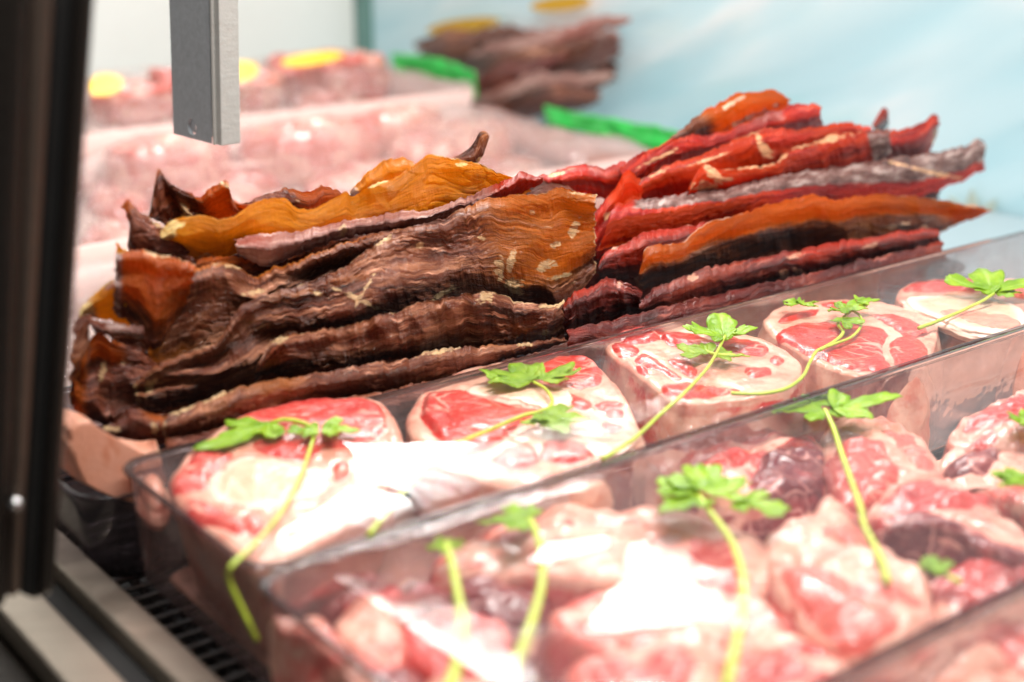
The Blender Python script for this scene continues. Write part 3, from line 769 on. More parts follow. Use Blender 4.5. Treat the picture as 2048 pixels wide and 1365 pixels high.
# ------------------------------------------------------------------ slabs of fresh meat
def slab(name, outline, z, mat, thick=0.034, edge=0.10, dome=0.0, regions=(), kz=0.0, t_mid=0.44, bulge=0.002, rough=0.0006, seed=0.0, parent=None, nr=60, na=190, soft=4.0,
         side_tone=0.0, side_red=0.0, swell=0.0011, jit=2.0, base_tone=0.5, base_red=0.0, spread=0.0, bot_shrink=0.97, attr_rim=False):
    """a cut traced as a closed outline lying on the (slightly tilted) plane z + kz*(t - t_mid)"""
    Q = curve(outline, na, closed=True)
    Q = Q + jit * np.stack([fbm(np.cos(np.linspace(0, 6.283, na, endpoint=False)) * 3, np.sin(np.linspace(0, 6.283, na, endpoint=False)) * 3, seed + k * 7, 3) for k in (0, 1)], -1)
    n = ZUP - kz * D2
    c0 = z - kz * t_mid
    R = plane_hit(Q[:, 0], Q[:, 1], n, np.full(na, c0))
    cen = R.mean(0)
    r = 1 - (1 - np.linspace(0.0, 1, nr)) ** 1.5
    r[0] = 0.002
    P = cen + (R[:, None] - cen) * r[None, :, None]
    PX, PY = to_px(P)
    size = np.linalg.norm(R - cen, axis=1).mean()
    prof = np.zeros_like(r)
    k = np.clip((r - (1 - edge)) / edge, 0, 1)
    prof = -edge * size * 0.55 * (1 - np.sqrt(np.clip(1 - k ** 2, 0, 1)))
    h = prof[None] + dome * (np.sqrt(np.clip(1 - (r * 0.97) ** 2, 0, 1)) - 1)[None]
    h = h + rough * fbm(P[..., 0] * 90, P[..., 1] * 90, seed, 3) + rough * 1.5 * fbm(P[..., 0] * 28, P[..., 1] * 28, seed + 4, 2)
    if spread:
        h = h + spread * fbm(P[..., 0] * 22, P[..., 1] * 22, seed + 14, 3)
        h = h + 1.6 * spread * (np.abs(fbm(P[..., 0] * 30, P[..., 1] * 42, seed + 24, 2)) - 0.5)
    red = np.full_like(PX, base_red); tone = np.full_like(PX, base_tone)
    jx = PX + soft * 1.1 * fbm(PX * 0.03, PY * 0.05, seed + 2, 3); jy = PY + soft * 0.7 * fbm(PX * 0.03, PY * 0.05, seed + 8, 3)
    for reg in regions:
        poly, tn = reg[0], reg[1]
        amt = reg[2] if len(reg) > 2 else 1.0
        pc = curve(poly, 40, closed=True)
        d = sdf_poly(jx, jy, pc)
        m = sstep(-soft, soft, d)
        red = red * (1 - m) + amt * m
        tone = tone * (1 - m) + tn * m
        h = h + swell * sstep(-soft, soft * 3, d) - swell * 0.5 * np.exp(-(d / soft) ** 2)
    P = P + ZUP * h[..., None]
    rimz = P[:, -1, 2]
    nd = 16
    dn = np.linspace(0, 1, nd + 1)[1:]
    out = (R - cen); out /= np.linalg.norm(out, axis=1)[:, None]
    S = []
    for q in dn:
        sh = 1 - (1 - bot_shrink) * q
        b = bulge * math.sin(math.pi * min(1, q * 1.1)) + 0.0012 * fbm(R[:, 0] * 60, R[:, 1] * 60, seed + q * 2.5, 3)
        p = cen + (R - cen) * sh
        p = p + out * b[:, None]
        p[:, 2] = rimz - thick * q
        S.append(p)
    S = np.stack(S, 1)
    G = np.concatenate([P, S], 1)
    nv = nr + nd
    Fc = grid_faces(na, nv, closed_u=True)
    V = G.reshape(-1, 3)
    sr = side_red * (0.5 + 0.9 * fbm(S[..., 0] * 40, S[..., 1] * 40, S[..., 2] * 60 + seed, 2))
    red = np.concatenate([red, np.clip(sr, 0, 1)], 1); tone = np.concatenate([tone, np.full(S.shape[:2], side_tone)], 1)
    nb = len(V)
    V = np.concatenate([V, [cen - ZUP * (thick + 0.002)]])
    red = np.append(red.ravel(), 0); tone = np.append(tone.ravel(), 0)
    at = {'red': red, 'tone': tone}
    if attr_rim:
        at = {'rim': np.append(np.concatenate([np.repeat(sstep(0.72, 0.9, r)[None], na, 0), np.ones(S.shape[:2])], 1).ravel(), 0)}
    o = build(name, V, Fc, mat, parent, attrs=at)
    o['plane_z'] = 0.0
    del o['plane_z']
    return o


def z1(Z, ox, oy, k):
    """polygon given in an enlarged crop -> photograph pixels"""
    return [(ox + a * k, oy + b * k) for a, b in Z]


K5 = (200, 760, 0.4433); K6 = (780, 680, 0.337); K7 = (1180, 520, 0.4239)
SG = 'veal shank cross cuts in the clear tray'
# leftmost shank cut, nearest the corner
s1 = slab('veal_shank_slice', z1([(312, 440), (350, 380), (420, 300), (520, 220), (620, 160), (720, 112), (850, 85), (1000, 70), (1130, 56), (1220, 62), (1290, 100), (1335, 160), (1362, 230), (1366, 300), (1335, 400), (1260, 490),
          (1150, 610), (950, 745), (800, 825), (720, 842), (655, 815), (580, 765), (470, 665), (385, 580), (330, 505)], *K5), 0.000, VEAL_PALE, thick=0.036, bot_shrink=0.86, bulge=0.0, kz=0.055, t_mid=0.46, seed=1.5,
          regions=[(z1([(600, 185), (700, 130), (850, 92), (1050, 78), (1200, 78), (1275, 130), (1300, 200), (1250, 262), (1150, 292), (1010, 300), (950, 345), (850, 352), (740, 322), (680, 280), (745, 225), (660, 205)], *K5), 0.15),
                   (z1([(325, 450), (375, 392), (480, 292), (555, 330), (520, 400), (480, 480), (400, 500), (310, 500)], *K5), 0.35),
                   (z1([(510, 370), (560, 325), (600, 340), (545, 400), (500, 460)], *K5), 0.25),
                   (z1([(370, 560), (430, 535), (500, 560), (580, 600), (650, 650), (640, 700), (560, 672), (470, 640), (390, 620)], *K5), 0.1),
                   (z1([(640, 622), (720, 612), (745, 660), (690, 700)], *K5), 0.1), (z1([(1050, 380), (1110, 370), (1120, 420), (1060, 440)], *K5), 0.6), (z1([(430, 720), (520, 710), (560, 770), (500, 780)], *K5), 0.7, 0.6)])
tag(s1, 'pale veal shank slice with the largest bone, in the tray corner nearest the dark post', 'meat slice', SG)
slab('bone', z1([(485, 482), (500, 420), (560, 372), (650, 334), (740, 342), (850, 372), (960, 400), (1025, 440), (1010, 490), (900, 532), (750, 567), (620, 567), (522, 532)], *K5), 0.0012, BONE, thick=0.006, kz=0.055, t_mid=0.46, parent=s1, nr=30, na=120, dome=0.0015, seed=2.2, attr_rim=True, edge=0.06)
s2 = slab('veal_shank_slice', z1([(90, 450), (130, 370), (190, 290), (300, 220), (420, 160), (600, 120), (800, 98), (950, 95), (1050, 70), (1150, 80), (1232, 120), (1285, 180), (1352, 260), (1410, 340), (1452, 420), (1492, 520), (1512, 620),
          (1420, 690), (1300, 780), (1150, 860), (900, 880), (700, 860), (500, 800), (300, 720), (180, 630), (110, 540)], *K6), -0.004, VEAL, thick=0.034, seed=5.1, side_red=0.35, side_tone=0.8,
          regions=[(z1([(180, 432), (220, 322), (350, 306), (480, 312), (590, 346), (720, 392), (850, 402), (905, 440), (820, 470), (640, 600), (470, 680), (330, 640), (260, 545), (200, 485)], *K6), 0.8),
                   (z1([(180, 432), (225, 330), (300, 380), (380, 500), (320, 590), (240, 520)], *K6), 0.45), 
                   (z1([(870, 200), (940, 112), (1060, 88), (1170, 88), (1240, 130), (1256, 230), (1230, 268), (1130, 288), (1020, 270), (940, 240)], *K6), 1.0, 0.8),
                   (z1([(590, 346), (680, 350), (740, 380), (690, 395), (620, 375)], *K6), 0.5), (z1([(1070, 312), (1130, 330), (1190, 382), (1170, 412), (1060, 392)], *K6), 0.8),
                   (z1([(1210, 390), (1280, 366), (1385, 372), (1360, 405), (1260, 420)], *K6), 0.7), (z1([(1285, 420), (1330, 405), (1390, 430), (1370, 460), (1310, 460)], *K6), 0.7), (z1([(1255, 490), (1300, 480), (1390, 510), (1300, 545)], *K6), 0.8),
                   (z1([(905, 640), (930, 600), (1000, 575), (1150, 622), (1200, 690), (1080, 720), (900, 700)], *K6), 0.3), (z1([(620, 690), (760, 610), (860, 640), (880, 720), (760, 760), (640, 740)], *K6), 0.8), (z1([(1060, 90), (1160, 95), (1240, 150), (1190, 160), (1100, 130)], *K6), 0.8)])
tag(s2, 'veal shank slice with a long narrow bone, second from the tray corner', 'meat slice', SG)
slab('bone', z1([(462, 292), (520, 268), (620, 262), (760, 262), (950, 266), (1050, 292), (1076, 340), (1050, 380), (960, 398), (860, 382), (740, 356), (590, 332), (480, 318)], *K6), -0.0025, BONE, thick=0.006, parent=s2, nr=26, na=120, dome=0.001, seed=6.2, attr_rim=True, edge=0.06)
s3 = slab('veal_shank_slice', z1([(68, 395), (98, 342), (170, 302), (300, 290), (430, 296), (560, 318), (680, 336), (770, 352), (880, 390), (960, 440), (1002, 490), (990, 540), (940, 592), (850, 632), (700, 645), (590, 655), (450, 664), (378, 652), (300, 592), (208, 522), (118, 452)], *K7), -0.004, VEAL, thick=0.034, seed=9.4, side_red=0.5, side_tone=0.9, bot_shrink=1.02,
          regions=[(z1([(135, 352), (170, 322), (250, 302), (330, 312), (342, 340), (310, 382), (220, 392), (150, 387)], *K7), 0.4), (z1([(110, 412), (140, 397), (200, 402), (232, 430), (210, 450), (150, 452)], *K7), 0.5),
                   (z1([(220, 462), (280, 452), (340, 492), (400, 532), (440, 560), (400, 562), (330, 522), (240, 492)], *K7), 0.4), (z1([(325, 352), (380, 332), (480, 342), (560, 372), (700, 372), (800, 392), (845, 422), (820, 450), (700, 432), (560, 412), (400, 402), (340, 382)], *K7), 0.4),
                   (z1([(372, 477), (450, 475), (505, 512), (490, 550), (440, 532), (400, 502)], *K7), 0.85), (z1([(328, 602), (380, 582), (480, 582), (600, 592), (720, 612), (650, 632), (480, 652), (372, 640)], *K7), 1.0, 0.62),
                   (z1([(850, 470), (880, 446), (912, 470), (885, 492)], *K7), 0.8), (z1([(740, 502), (840, 502), (852, 540), (780, 562), (730, 532)], *K7), 0.9, 0.7), (z1([(225, 500), (265, 505), (270, 540), (230, 530)], *K7), 0.8)])
tag(s3, 'thick veal shank slice with fanned red muscles, third from the tray corner', 'meat slice', SG)
s4 = slab('veal_shank_slice', z1([(818, 300), (842, 250), (900, 212), (1000, 182), (1150, 175), (1300, 180), (1420, 202), (1560, 242), (1640, 285), (1642, 350), (1622, 430), (1590, 490), (1535, 530), (1400, 556), (1250, 532), (1130, 502), (1020, 452), (900, 372)], *K7), -0.004, VEAL, thick=0.042, seed=13.6, bot_shrink=1.12, side_red=0.15, side_tone=0.9,
          regions=[(z1([(880, 350), (930, 320), (1040, 300), (1150, 300), (1300, 310), (1395, 332), (1408, 362), (1376, 430), (1412, 500), (1396, 530), (1280, 520), (1150, 490), (1030, 440), (940, 390)], *K7), 0.5),
                   (z1([(1424, 395), (1470, 358), (1530, 362), (1590, 420), (1580, 480), (1520, 510), (1440, 500), (1422, 450)], *K7), 0.95), (z1([(1330, 252), (1450, 262), (1560, 302), (1590, 340), (1560, 362), (1480, 348), (1400, 300)], *K7), 0.55),
                   (z1([(880, 298), (950, 252), (1080, 232), (1060, 260), (960, 290)], *K7), 0.7), (z1([(1100, 200), (1250, 195), (1280, 225), (1150, 240)], *K7), 0.9, 0.7)])
tag(s4, 'veal shank slice with one big marbled red muscle, fourth from the tray corner', 'meat slice', SG)
s5 = slab('veal_shank_slice', z1([(1445, 165), (1480, 112), (1600, 86), (1750, 80), (1900, 80), (2048, 92), (2180, 130), (2240, 220), (2180, 310), (2060, 345), (1900, 332), (1750, 302), (1600, 242), (1480, 202)], *K7), -0.003, VEAL_PALE, thick=0.042, bot_shrink=1.14, seed=17.9,
          regions=[(z1([(1475, 132), (1550, 102), (1700, 92), (1850, 100), (1860, 138), (1700, 152), (1550, 148), (1490, 150)], *K7), 0.1), (z1([(1900, 110), (2050, 120), (2150, 170), (2080, 190), (1950, 150)], *K7), 0.8)])
tag(s5, 'veal shank slice with wide white bone ring around pink marrow, furthest from the corner', 'meat slice', SG)
b5 = slab('bone', z1([(1488, 180), (1550, 166), (1700, 160), (1850, 160), (2000, 200), (2062, 260), (2042, 312), (1950, 332), (1800, 322), (1650, 272), (1530, 222)], *K7), -0.0015, BONE, thick=0.006, parent=s5, nr=30, na=120, dome=0.0012, seed=18.4, attr_rim=True, edge=0.06)
slab('marrow', z1([(1648, 242), (1720, 226), (1850, 240), (1980, 262), (2032, 290), (1990, 314), (1880, 310), (1760, 280)], *K7), -0.0012, MARROW, thick=0.004, parent=b5, nr=20, na=80, dome=0.001, seed=19.4)
o = slab('fat_lump', [(276, 950), (280, 934), (294, 926), (310, 930), (324, 944), (330, 968), (322, 985), (300, 986), (284, 972)], -0.008, VEAL_PALE, thick=0.009, dome=0.008, seed=22, nr=24, na=70, base_tone=0.9)
tag(o, 'small round cream lump of fat wedged in the tray corner beside the first shank slice', 'fat')

# ------------------------------------------------------------------ lamb pieces in the nearer tray
CG = 'lamb pieces in the nearer clear tray'


def chunk(label, outline, z=-0.012, mat=LAMB, regions=(), seed=0.0, thick=0.035, dome=0.006, base_red=0.2, base_tone=0.8, side_red=0.9, side_tone=0.3, kz=0.0, group=CG, name='lamb_piece', cat='meat piece', edge=0.14, spread=0.0032, rough=0.0013, soft=6.0):
    base_red = min(1.0, max(0.0, base_red - 0.03))
    o = slab(name, outline, z, mat, thick=thick, edge=edge, dome=dome, regions=regions, seed=seed, nr=34, na=100, base_red=base_red, base_tone=base_tone, side_red=side_red, side_tone=side_tone,
             kz=kz, t_mid=0.31, jit=5.0, spread=spread, rough=rough, soft=soft, bulge=0.004, swell=0.0015)
    return tag(o, label, cat, group)


chunk('lamb piece with orange fat and purple muscle against the back wall of the nearer tray', [(1385, 930), (1420, 890), (1480, 858), (1550, 835), (1620, 848), (1656, 880), (1655, 940), (1600, 965), (1520, 980), (1440, 975)], -0.012, seed=31,
      regions=[([(1500, 975), (1540, 900), (1600, 872), (1652, 890), (1650, 950), (1580, 985)], 0.0), ([(1390, 930), (1440, 885), (1540, 850), (1520, 880), (1450, 940)], 0.9, 0.7)])
chunk('blocky pink lamb piece with a red cut side under the leafy sprig', [(1640, 850), (1700, 815), (1780, 812), (1840, 842), (1880, 890), (1886, 930), (1800, 955), (1730, 975), (1665, 955)], -0.010, LAMB_PALE, seed=33,
      regions=[([(1655, 900), (1700, 870), (1780, 905), (1790, 960), (1700, 980), (1655, 950)], 0.5), ([(1760, 840), (1820, 850), (1870, 900), (1840, 920)], 0.9, 0.7)], base_red=0.0)
chunk('fatty lamb piece with a dark hollow, beside the back wall on the far side', [(1880, 905), (1905, 870), (1960, 840), (2020, 830), (2090, 850), (2090, 930), (2010, 950), (1930, 948)], -0.012, seed=35,
      regions=[([(1890, 915), (1950, 895), (2000, 880), (1985, 930), (1920, 945)], 0.0)], base_red=0.1)
chunk('reddish lamb piece at the back of the nearer tray, topmost on that side', [(1900, 835), (1950, 800), (2010, 775), (2080, 750), (2110, 800), (2090, 850), (2000, 860), (1940, 858)], -0.004, LAMB, seed=36,
      regions=[([(1930, 830), (2000, 800), (2080, 780), (2070, 840), (1990, 850)], 0.7, 0.8)], base_red=0.25)
chunk('long slab of lamb with pink top and dark purple front face', [(1735, 1000), (1775, 958), (1850, 945), (1950, 962), (2040, 1010), (2075, 1060), (2030, 1095), (1940, 1060), (1840, 1040), (1770, 1035)], -0.006, LAMB, seed=38,
      regions=[([(1750, 1000), (1800, 965), (1900, 970), (1950, 1000), (1850, 1015)], 0.8, 0.7), ([(1730, 1040), (1850, 1020), (2000, 1060), (2060, 1090), (1900, 1110), (1760, 1080)], 0.0)], base_red=0.2, side_red=1.2, side_tone=0.0)
chunk('salmon red lamb piece with ribbed cream fat in the middle of the nearer tray', [(1530, 1050), (1590, 1010), (1690, 1005), (1770, 1060), (1850, 1130), (1870, 1190), (1820, 1250), (1720, 1270), (1620, 1220), (1560, 1140)], -0.006, LAMB_PALE, seed=40,
      regions=[([(1560, 1120), (1620, 1110), (1720, 1180), (1800, 1230), (1720, 1265), (1640, 1220)], 0.85), ([(1640, 1040), (1700, 1030), (1740, 1090), (1690, 1100)], 0.9, 0.6)], base_red=0.05)
chunk('broad pale lamb piece under the white glare of the film', [(860, 1090), (940, 1035), (1060, 1000), (1200, 988), (1350, 990), (1470, 1015), (1550, 1070), (1540, 1140), (1420, 1170), (1250, 1150), (1080, 1130), (940, 1120)], -0.010, LAMB_PALE, seed=42,
      regions=[([(1390, 1060), (1470, 1080), (1480, 1150), (1400, 1150)], 0.1, 0.9), ([(950, 1060), (1050, 1020), (1150, 1040), (1050, 1080)], 0.9, 0.6)], base_red=0.1)
chunk('dark red lamb piece between the two thick stems', [(905, 1150), (960, 1110), (1040, 1100), (1095, 1130), (1100, 1195), (1040, 1225), (950, 1215)], -0.016, LAMB, seed=44, base_red=0.9, base_tone=0.05,
      regions=[([(930, 1120), (1000, 1105), (1080, 1120), (1000, 1140)], 0.95)])
chunk('salmon lamb piece left of the thick stem in front', [(790, 1250), (850, 1205), (930, 1195), (1010, 1220), (1020, 1290), (950, 1330), (850, 1320)], -0.014, LAMB, seed=46, base_red=0.7, base_tone=0.95)
chunk('curved cream fat flap beside the tray corner in front', [(545, 1222), (580, 1203), (625, 1208), (665, 1240), (710, 1290), (770, 1350), (800, 1400), (740, 1410), (680, 1340), (610, 1280)], -0.006, LAMB_PALE, seed=48, base_red=0.0, dome=0.006, side_red=0.3, side_tone=0.9)
chunk('smooth pale pink lamb lump beside the curved fat flap', [(665, 1215), (690, 1180), (740, 1175), (790, 1215), (810, 1270), (770, 1310), (710, 1290), (680, 1250)], -0.010, LAMB_PALE, seed=50, base_red=0.05, base_tone=1.0)
chunk('crimson lamb piece in front of the smooth pale lump', [(690, 1330), (740, 1290), (800, 1285), (840, 1320), (850, 1400), (780, 1430), (710, 1400)], -0.014, LAMB, seed=52, base_red=1.0, base_tone=0.05)
chunk('lilac pink lamb piece crossing the lower frame edge by the thick stems', [(830, 1350), (880, 1310), (960, 1320), (1040, 1350), (1080, 1420), (1000, 1470), (880, 1450)], -0.010, LAMB_PALE, seed=54, base_red=0.2)
chunk('brownish red lamb piece lying behind the curved fat flap', [(560, 1180), (610, 1135), (690, 1115), (780, 1130), (800, 1175), (720, 1195), (640, 1200)], -0.018, LAMB, seed=56, base_red=0.6, base_tone=0.6)
chunk('thin dark lamb piece in the gap behind the dark red one', [(770, 1180), (830, 1140), (900, 1130), (920, 1180), (890, 1225), (820, 1225)], -0.022, LAMB, seed=57, base_red=0.8, base_tone=0.2)
chunk('pink lamb piece in front of the white glare, a stem end on it', [(1130, 1330), (1180, 1280), (1280, 1260), (1400, 1270), (1450, 1310), (1440, 1380), (1330, 1410), (1200, 1400)], -0.006, LAMB_PALE, seed=58, base_red=0.3, regions=[([(1180, 1320), (1300, 1290), (1400, 1320), (1330, 1370), (1220, 1370)], 0.3, 0.8)])
chunk('ridged pink lamb piece beside the front wall of the nearer tray', [(1440, 1350), (1480, 1270), (1560, 1235), (1660, 1260), (1720, 1300), (1690, 1350), (1600, 1390), (1500, 1400)], -0.010, LAMB, seed=60, base_red=0.45, base_tone=0.8)
chunk('rosy lamb piece hidden mostly below the glare', [(1100, 1200), (1200, 1160), (1350, 1170), (1500, 1170), (1580, 1210), (1560, 1270), (1420, 1290), (1250, 1280), (1130, 1260)], -0.012, LAMB_PALE, seed=62, base_red=0.3)
chunk('mixed pink and wine lamb piece by the front wall on the far side', [(1850, 1150), (1900, 1105), (1990, 1095), (2080, 1100), (2100, 1160), (2020, 1190), (1920, 1215), (1870, 1200)], -0.012, LAMB, seed=64, base_red=0.5, base_tone=0.5)
chunk('small pointed cream lamb scrap in front of the dark gap', [(1625, 1030), (1640, 985), (1660, 965), (1690, 985), (1720, 1010), (1700, 1050), (1660, 1055)], -0.008, LAMB_PALE, seed=66, base_red=0.1)
chunk('pale lamb bits between the blocky piece and the far wall', [(1880, 930), (1940, 925), (2010, 945), (2090, 960), (2100, 1020), (2040, 1010), (1960, 960), (1900, 955)], -0.012, LAMB_PALE, seed=68, base_red=0.2)
chunk('deep wine lamb piece at the bottom of the nearer tray', [(1080, 1240), (1120, 1210), (1180, 1230), (1190, 1290), (1140, 1330), (1090, 1300)], -0.022, LAMB, seed=69, base_red=0.9, base_tone=0.1)


# ------------------------------------------------------------------ trays
def rrect(s0, s1, t0, t1, rad, n=8):
    pts = []
    for (cs, ct, a0) in ((s1 - rad, t1 - rad, 0), (s0 + rad, t1 - rad, 90), (s0 + rad, t0 + rad, 180), (s1 - rad, t0 + rad, 270)):
        for k in range(n + 1):
            a = math.radians(a0 + 90 * k / n)
            pts.append((cs + rad * math.cos(a), ct + rad * math.sin(a)))
    return np.array(pts)


def loft(loops):
    n = len(loops[0][0])
    V = []
    for (L, z) in loops:
        V += [st(a, b, z) for a, b in L]
    Fc = []
    for k in range(len(loops) - 1):
        for i in range(n):
            j = (i + 1) % n
            Fc.append((k * n + i, k * n + j, (k + 1) * n + j, (k + 1) * n + i))
    return V, Fc, n


PAD = simple('added_pale_pad', (0.74, 0.40, 0.31), 0.7, 0.2, 40.0, 0.001)  # added pad, not seen; it brightens the gaps between the meat


def tray(name, label, s0, s1, t0, t1, zf, body_mat, rim_mat, zr=0.0, draft=0.006, rad=0.012, group=None, pad=True):
    root = empty(name, st((s0 + s1) / 2, (t0 + t1) / 2, zf))
    bpy.context.view_layer.update()
    inv = None

    def sub(nm, loops, mat, cap=None):
        V, Fc, n = loft(loops)
        if cap is not None: Fc.append(tuple(cap * n + i for i in range(n)))
        V = np.array(V) - np.array(root.location)
        return build(nm, V, Fc, mat, root)
    th = 0.0006
    sub('wall', [(rrect(s0 + draft, s1 - draft, t0 + draft, t1 - draft, rad), zf),
                 (rrect(s0 + draft - 0.003, s1 - draft + 0.003, t0 + draft - 0.003, t1 - draft + 0.003, rad), zf + 0.004),
                 (rrect(s0 + 0.0015, s1 - 0.0015, t0 + 0.0015, t1 - 0.0015, rad), zr - 0.0015)], body_mat, cap=0)
    if pad:
        sub('added_pale_pad', [(rrect(s0 + 0.012, s1 - 0.012, t0 + 0.012, t1 - 0.012, 0.008), zf + 0.001), (rrect(s0 + 0.011, s1 - 0.011, t0 + 0.011, t1 - 0.011, 0.008), zf + 0.0025), (rrect(s0 + 0.013, s1 - 0.013, t0 + 0.013, t1 - 0.013, 0.008), zf + 0.004)], PAD, cap=2)
    sub('rim', [(rrect(s0 + 0.0018, s1 - 0.0018, t0 + 0.0018, t1 - 0.0018, rad), zr - 0.0022), (rrect(s0 - 0.0002, s1 + 0.0002, t0 - 0.0002, t1 + 0.0002, rad), zr - 0.0018),
                (rrect(s0 - 0.0006, s1 + 0.0006, t0 - 0.0006, t1 + 0.0006, rad), zr - 0.0008), (rrect(s0, s1, t0, t1, rad), zr), (rrect(s0 + 0.0016, s1 - 0.0016, t0 + 0.0016, t1 - 0.0016, rad), zr - 0.0002)], rim_mat)
    return tag(root, label, 'food tray', group)


def film(parent, s0, s1, t0, t1, zfun, mat, wr=None, res=0.0016, name='cling_film', rot=0.0):
    nu = int((s1 - s0) / res); nv = int((t1 - t0) / res)
    s = np.linspace(s0, s1, nu); t = np.linspace(t0, t1, nv)
    T_, S_ = np.meshgrid(t, s)
    Z = zfun(S_, T_)
    P = D1 * S_[..., None] + D2 * T_[..., None] + ZUP * Z[..., None]
    w = wr(S_, T_) if wr else np.ones_like(S_)
    c, sn = math.cos(rot), math.sin(rot)
    uv = np.stack([(S_ * c + T_ * sn).ravel(), (-S_ * sn + T_ * c).ravel()], -1)
    V = P.reshape(-1, 3) - np.array(parent.location)
    return build(name, V, grid_faces(nu, nv), mat, parent, uv=uv, attrs={'wrinkle': w.ravel()})


tray1 = tray('shank_tray', 'clear plastic tray of veal shank slices beside the dried meat, cling film stretched over it', 0.192, 0.86, 0.3845, TA, -0.05, CLEAR, RIM, group='clear trays of fresh meat')
tray2 = tray('lamb_tray', 'clear plastic tray of cut lamb pieces in front of the shank slices, glaring film', 0.188, 0.86, 0.228, 0.3825, -0.05, CLEAR, RIM, group='clear trays of fresh meat')
tray3 = tray('front_tray', 'clear tray of pink meat cut off by the lower frame corner, closest to the viewer', 0.195, 0.86, 0.07, 0.2255, -0.05, CLEAR, RIM, group='clear trays of fresh meat')

# the film's pull direction over the first tray runs between these two pixels
pa, pb = on_z(760, 900, 0.004), on_z(1250, 985, 0.004)
dv = pb - pa
ROT1 = math.atan2(dv @ D2, dv @ D1)


def edge_d(S_, T_, s0, s1, t0, t1):
    return np.minimum(np.minimum(S_ - s0, s1 - S_), np.minimum(T_ - t0, t1 - T_))


def blob(S_, T_, px, py, z, rs, rt):
    p = on_z(px, py, z)
    return np.exp(-((S_ - p @ D1) / rs) ** 2 - ((T_ - p @ D2) / rt) ** 2)


def facet(S_, T_, poly, z, soft, k, ymid_px):
    """film tilted towards the viewer inside a glare outline, shaped to mirror the lamp"""
    P = D1 * S_[..., None] + D2 * T_[..., None] + ZUP * z
    px, py = to_px(P)
    px = px + 14 * fbm(S_ * 60, T_ * 60, 4.4, 3); py = py + 6 * fbm(S_ * 60, T_ * 60, 9.1, 3)
    d = sdf_poly(px, py, np.asarray(poly, float))
    w = sstep(-soft, soft, d)
    ym = on_z(ymid_px[0], ymid_px[1], z)[1]
    return w, k * (P[..., 1] - ym)


def film1(S_, T_):
    e = edge_d(S_, T_, 0.192, 0.86, 0.3845, TA)
    z = 0.0040 * (1 - np.exp(-e / 0.009))
    z = z + 0.00035 * fbm(S_ * 14, T_ * 18, 3.3, 2) * sstep(0, 0.02, e)
    w, pl = facet(S_, T_, [(640, 878), (740, 888), (900, 882), (1060, 890), (1215, 908), (1205, 940), (1120, 975), (1040, 1000), (950, 1008), (850, 1000), (760, 960), (700, 920)], 0.005, 7.0, 0.083, (950, 955))
    z = z + w * pl
    w, pl = facet(S_, T_, [(1290, 850), (1310, 800), (1350, 775), (1410, 780), (1450, 800), (1440, 850), (1380, 880)], 0.005, 8.0, 0.11, (1370, 830))
    return z + w * pl * 0.8


def wr1(S_, T_):
    return 0.08 + 1.0 * sstep(0.424, 0.410, T_) * sstep(0.255, 0.30, S_) * sstep(0.46, 0.38, S_) + 0.7 * sstep(0.396, 0.388, T_)


film(tray1, 0.1925, 0.8595, 0.385, TA - 0.0005, film1, FILM, wr1, rot=ROT1)


def film2(S_, T_):
    e = edge_d(S_, T_, 0.188, 0.86, 0.228, 0.3825)
    z = 0.0030 * (1 - np.exp(-e / 0.012))
    w, pl = facet(S_, T_, [(1140, 1250), (1200, 1180), (1250, 1140), (1262, 1075), (1330, 1058), (1405, 1080), (1420, 1135), (1500, 1148), (1610, 1140), (1660, 1200), (1635, 1250), (1560, 1238), (1500, 1268), (1400, 1238), (1280, 1255), (1180, 1265)], 0.004, 10.0, 0.050, (1400, 1165))
    w2, pl2 = facet(S_, T_, [(1050, 1120), (1100, 1075), (1200, 1060), (1240, 1070), (1180, 1100), (1100, 1130)], 0.004, 9.0, 0.06, (1150, 1095))
    wt = np.clip(w + w2, 0, 1)
    z = z + 0.0006 * fbm(S_ * 14 + 3, T_ * 18, 8.3, 3) * sstep(0, 0.02, e) * (1 - wt)
    yy = (D1 * S_[..., None] + D2 * T_[..., None])[..., 1]
    z = z - (1 - wt) * 0.055 * (yy - 0.43) * sstep(0, 0.02, e)
    return z + w * pl + w2 * pl2


film(tray2, 0.1885, 0.8595, 0.2285, 0.382, film2, FILM, lambda S_, T_: 0.25 + 0.8 * sstep(0.37, 0.38, T_), rot=0.2)
film(tray3, 0.1955, 0.8595, 0.0705, 0.225, lambda S_, T_: 0.005 * (1 - np.exp(-edge_d(S_, T_, 0.195, 0.86, 0.07, 0.2255) / 0.005)) + 0.002 * fbm(S_ * 18, T_ * 24, 2.3, 3), FILM, None, rot=0.1, res=0.003)
for i, (ol, lb) in enumerate([([(1650, 1360), (1740, 1300), (1850, 1290), (1880, 1350), (1800, 1420), (1680, 1430)], 'brownish meat piece in the closest tray, at its near end'),
                              ([(1820, 1310), (1900, 1240), (2000, 1220), (2040, 1270), (1960, 1330), (1860, 1350)], 'pink streaked meat piece in the closest tray, under wrinkled film'),
                              ([(1980, 1240), (2060, 1200), (2140, 1220), (2120, 1290), (2040, 1320)], 'red meat piece in the closest tray, furthest along its back wall'),
                              ([(1880, 1390), (1960, 1320), (2080, 1300), (2120, 1380), (2000, 1450)], 'rose meat piece in the closest tray, second row')]):
    chunk(lb, ol, -0.012, [LAMB, LAMB_PALE, LAMB, LAMB_PALE][i], seed=80 + i, base_red=[0.4, 0.3, 0.6, 0.3][i], group='meat pieces in the closest tray', name='meat_piece')

# ------------------------------------------------------------------ coriander sprigs
PG = 'coriander sprigs laid on the fresh meat'


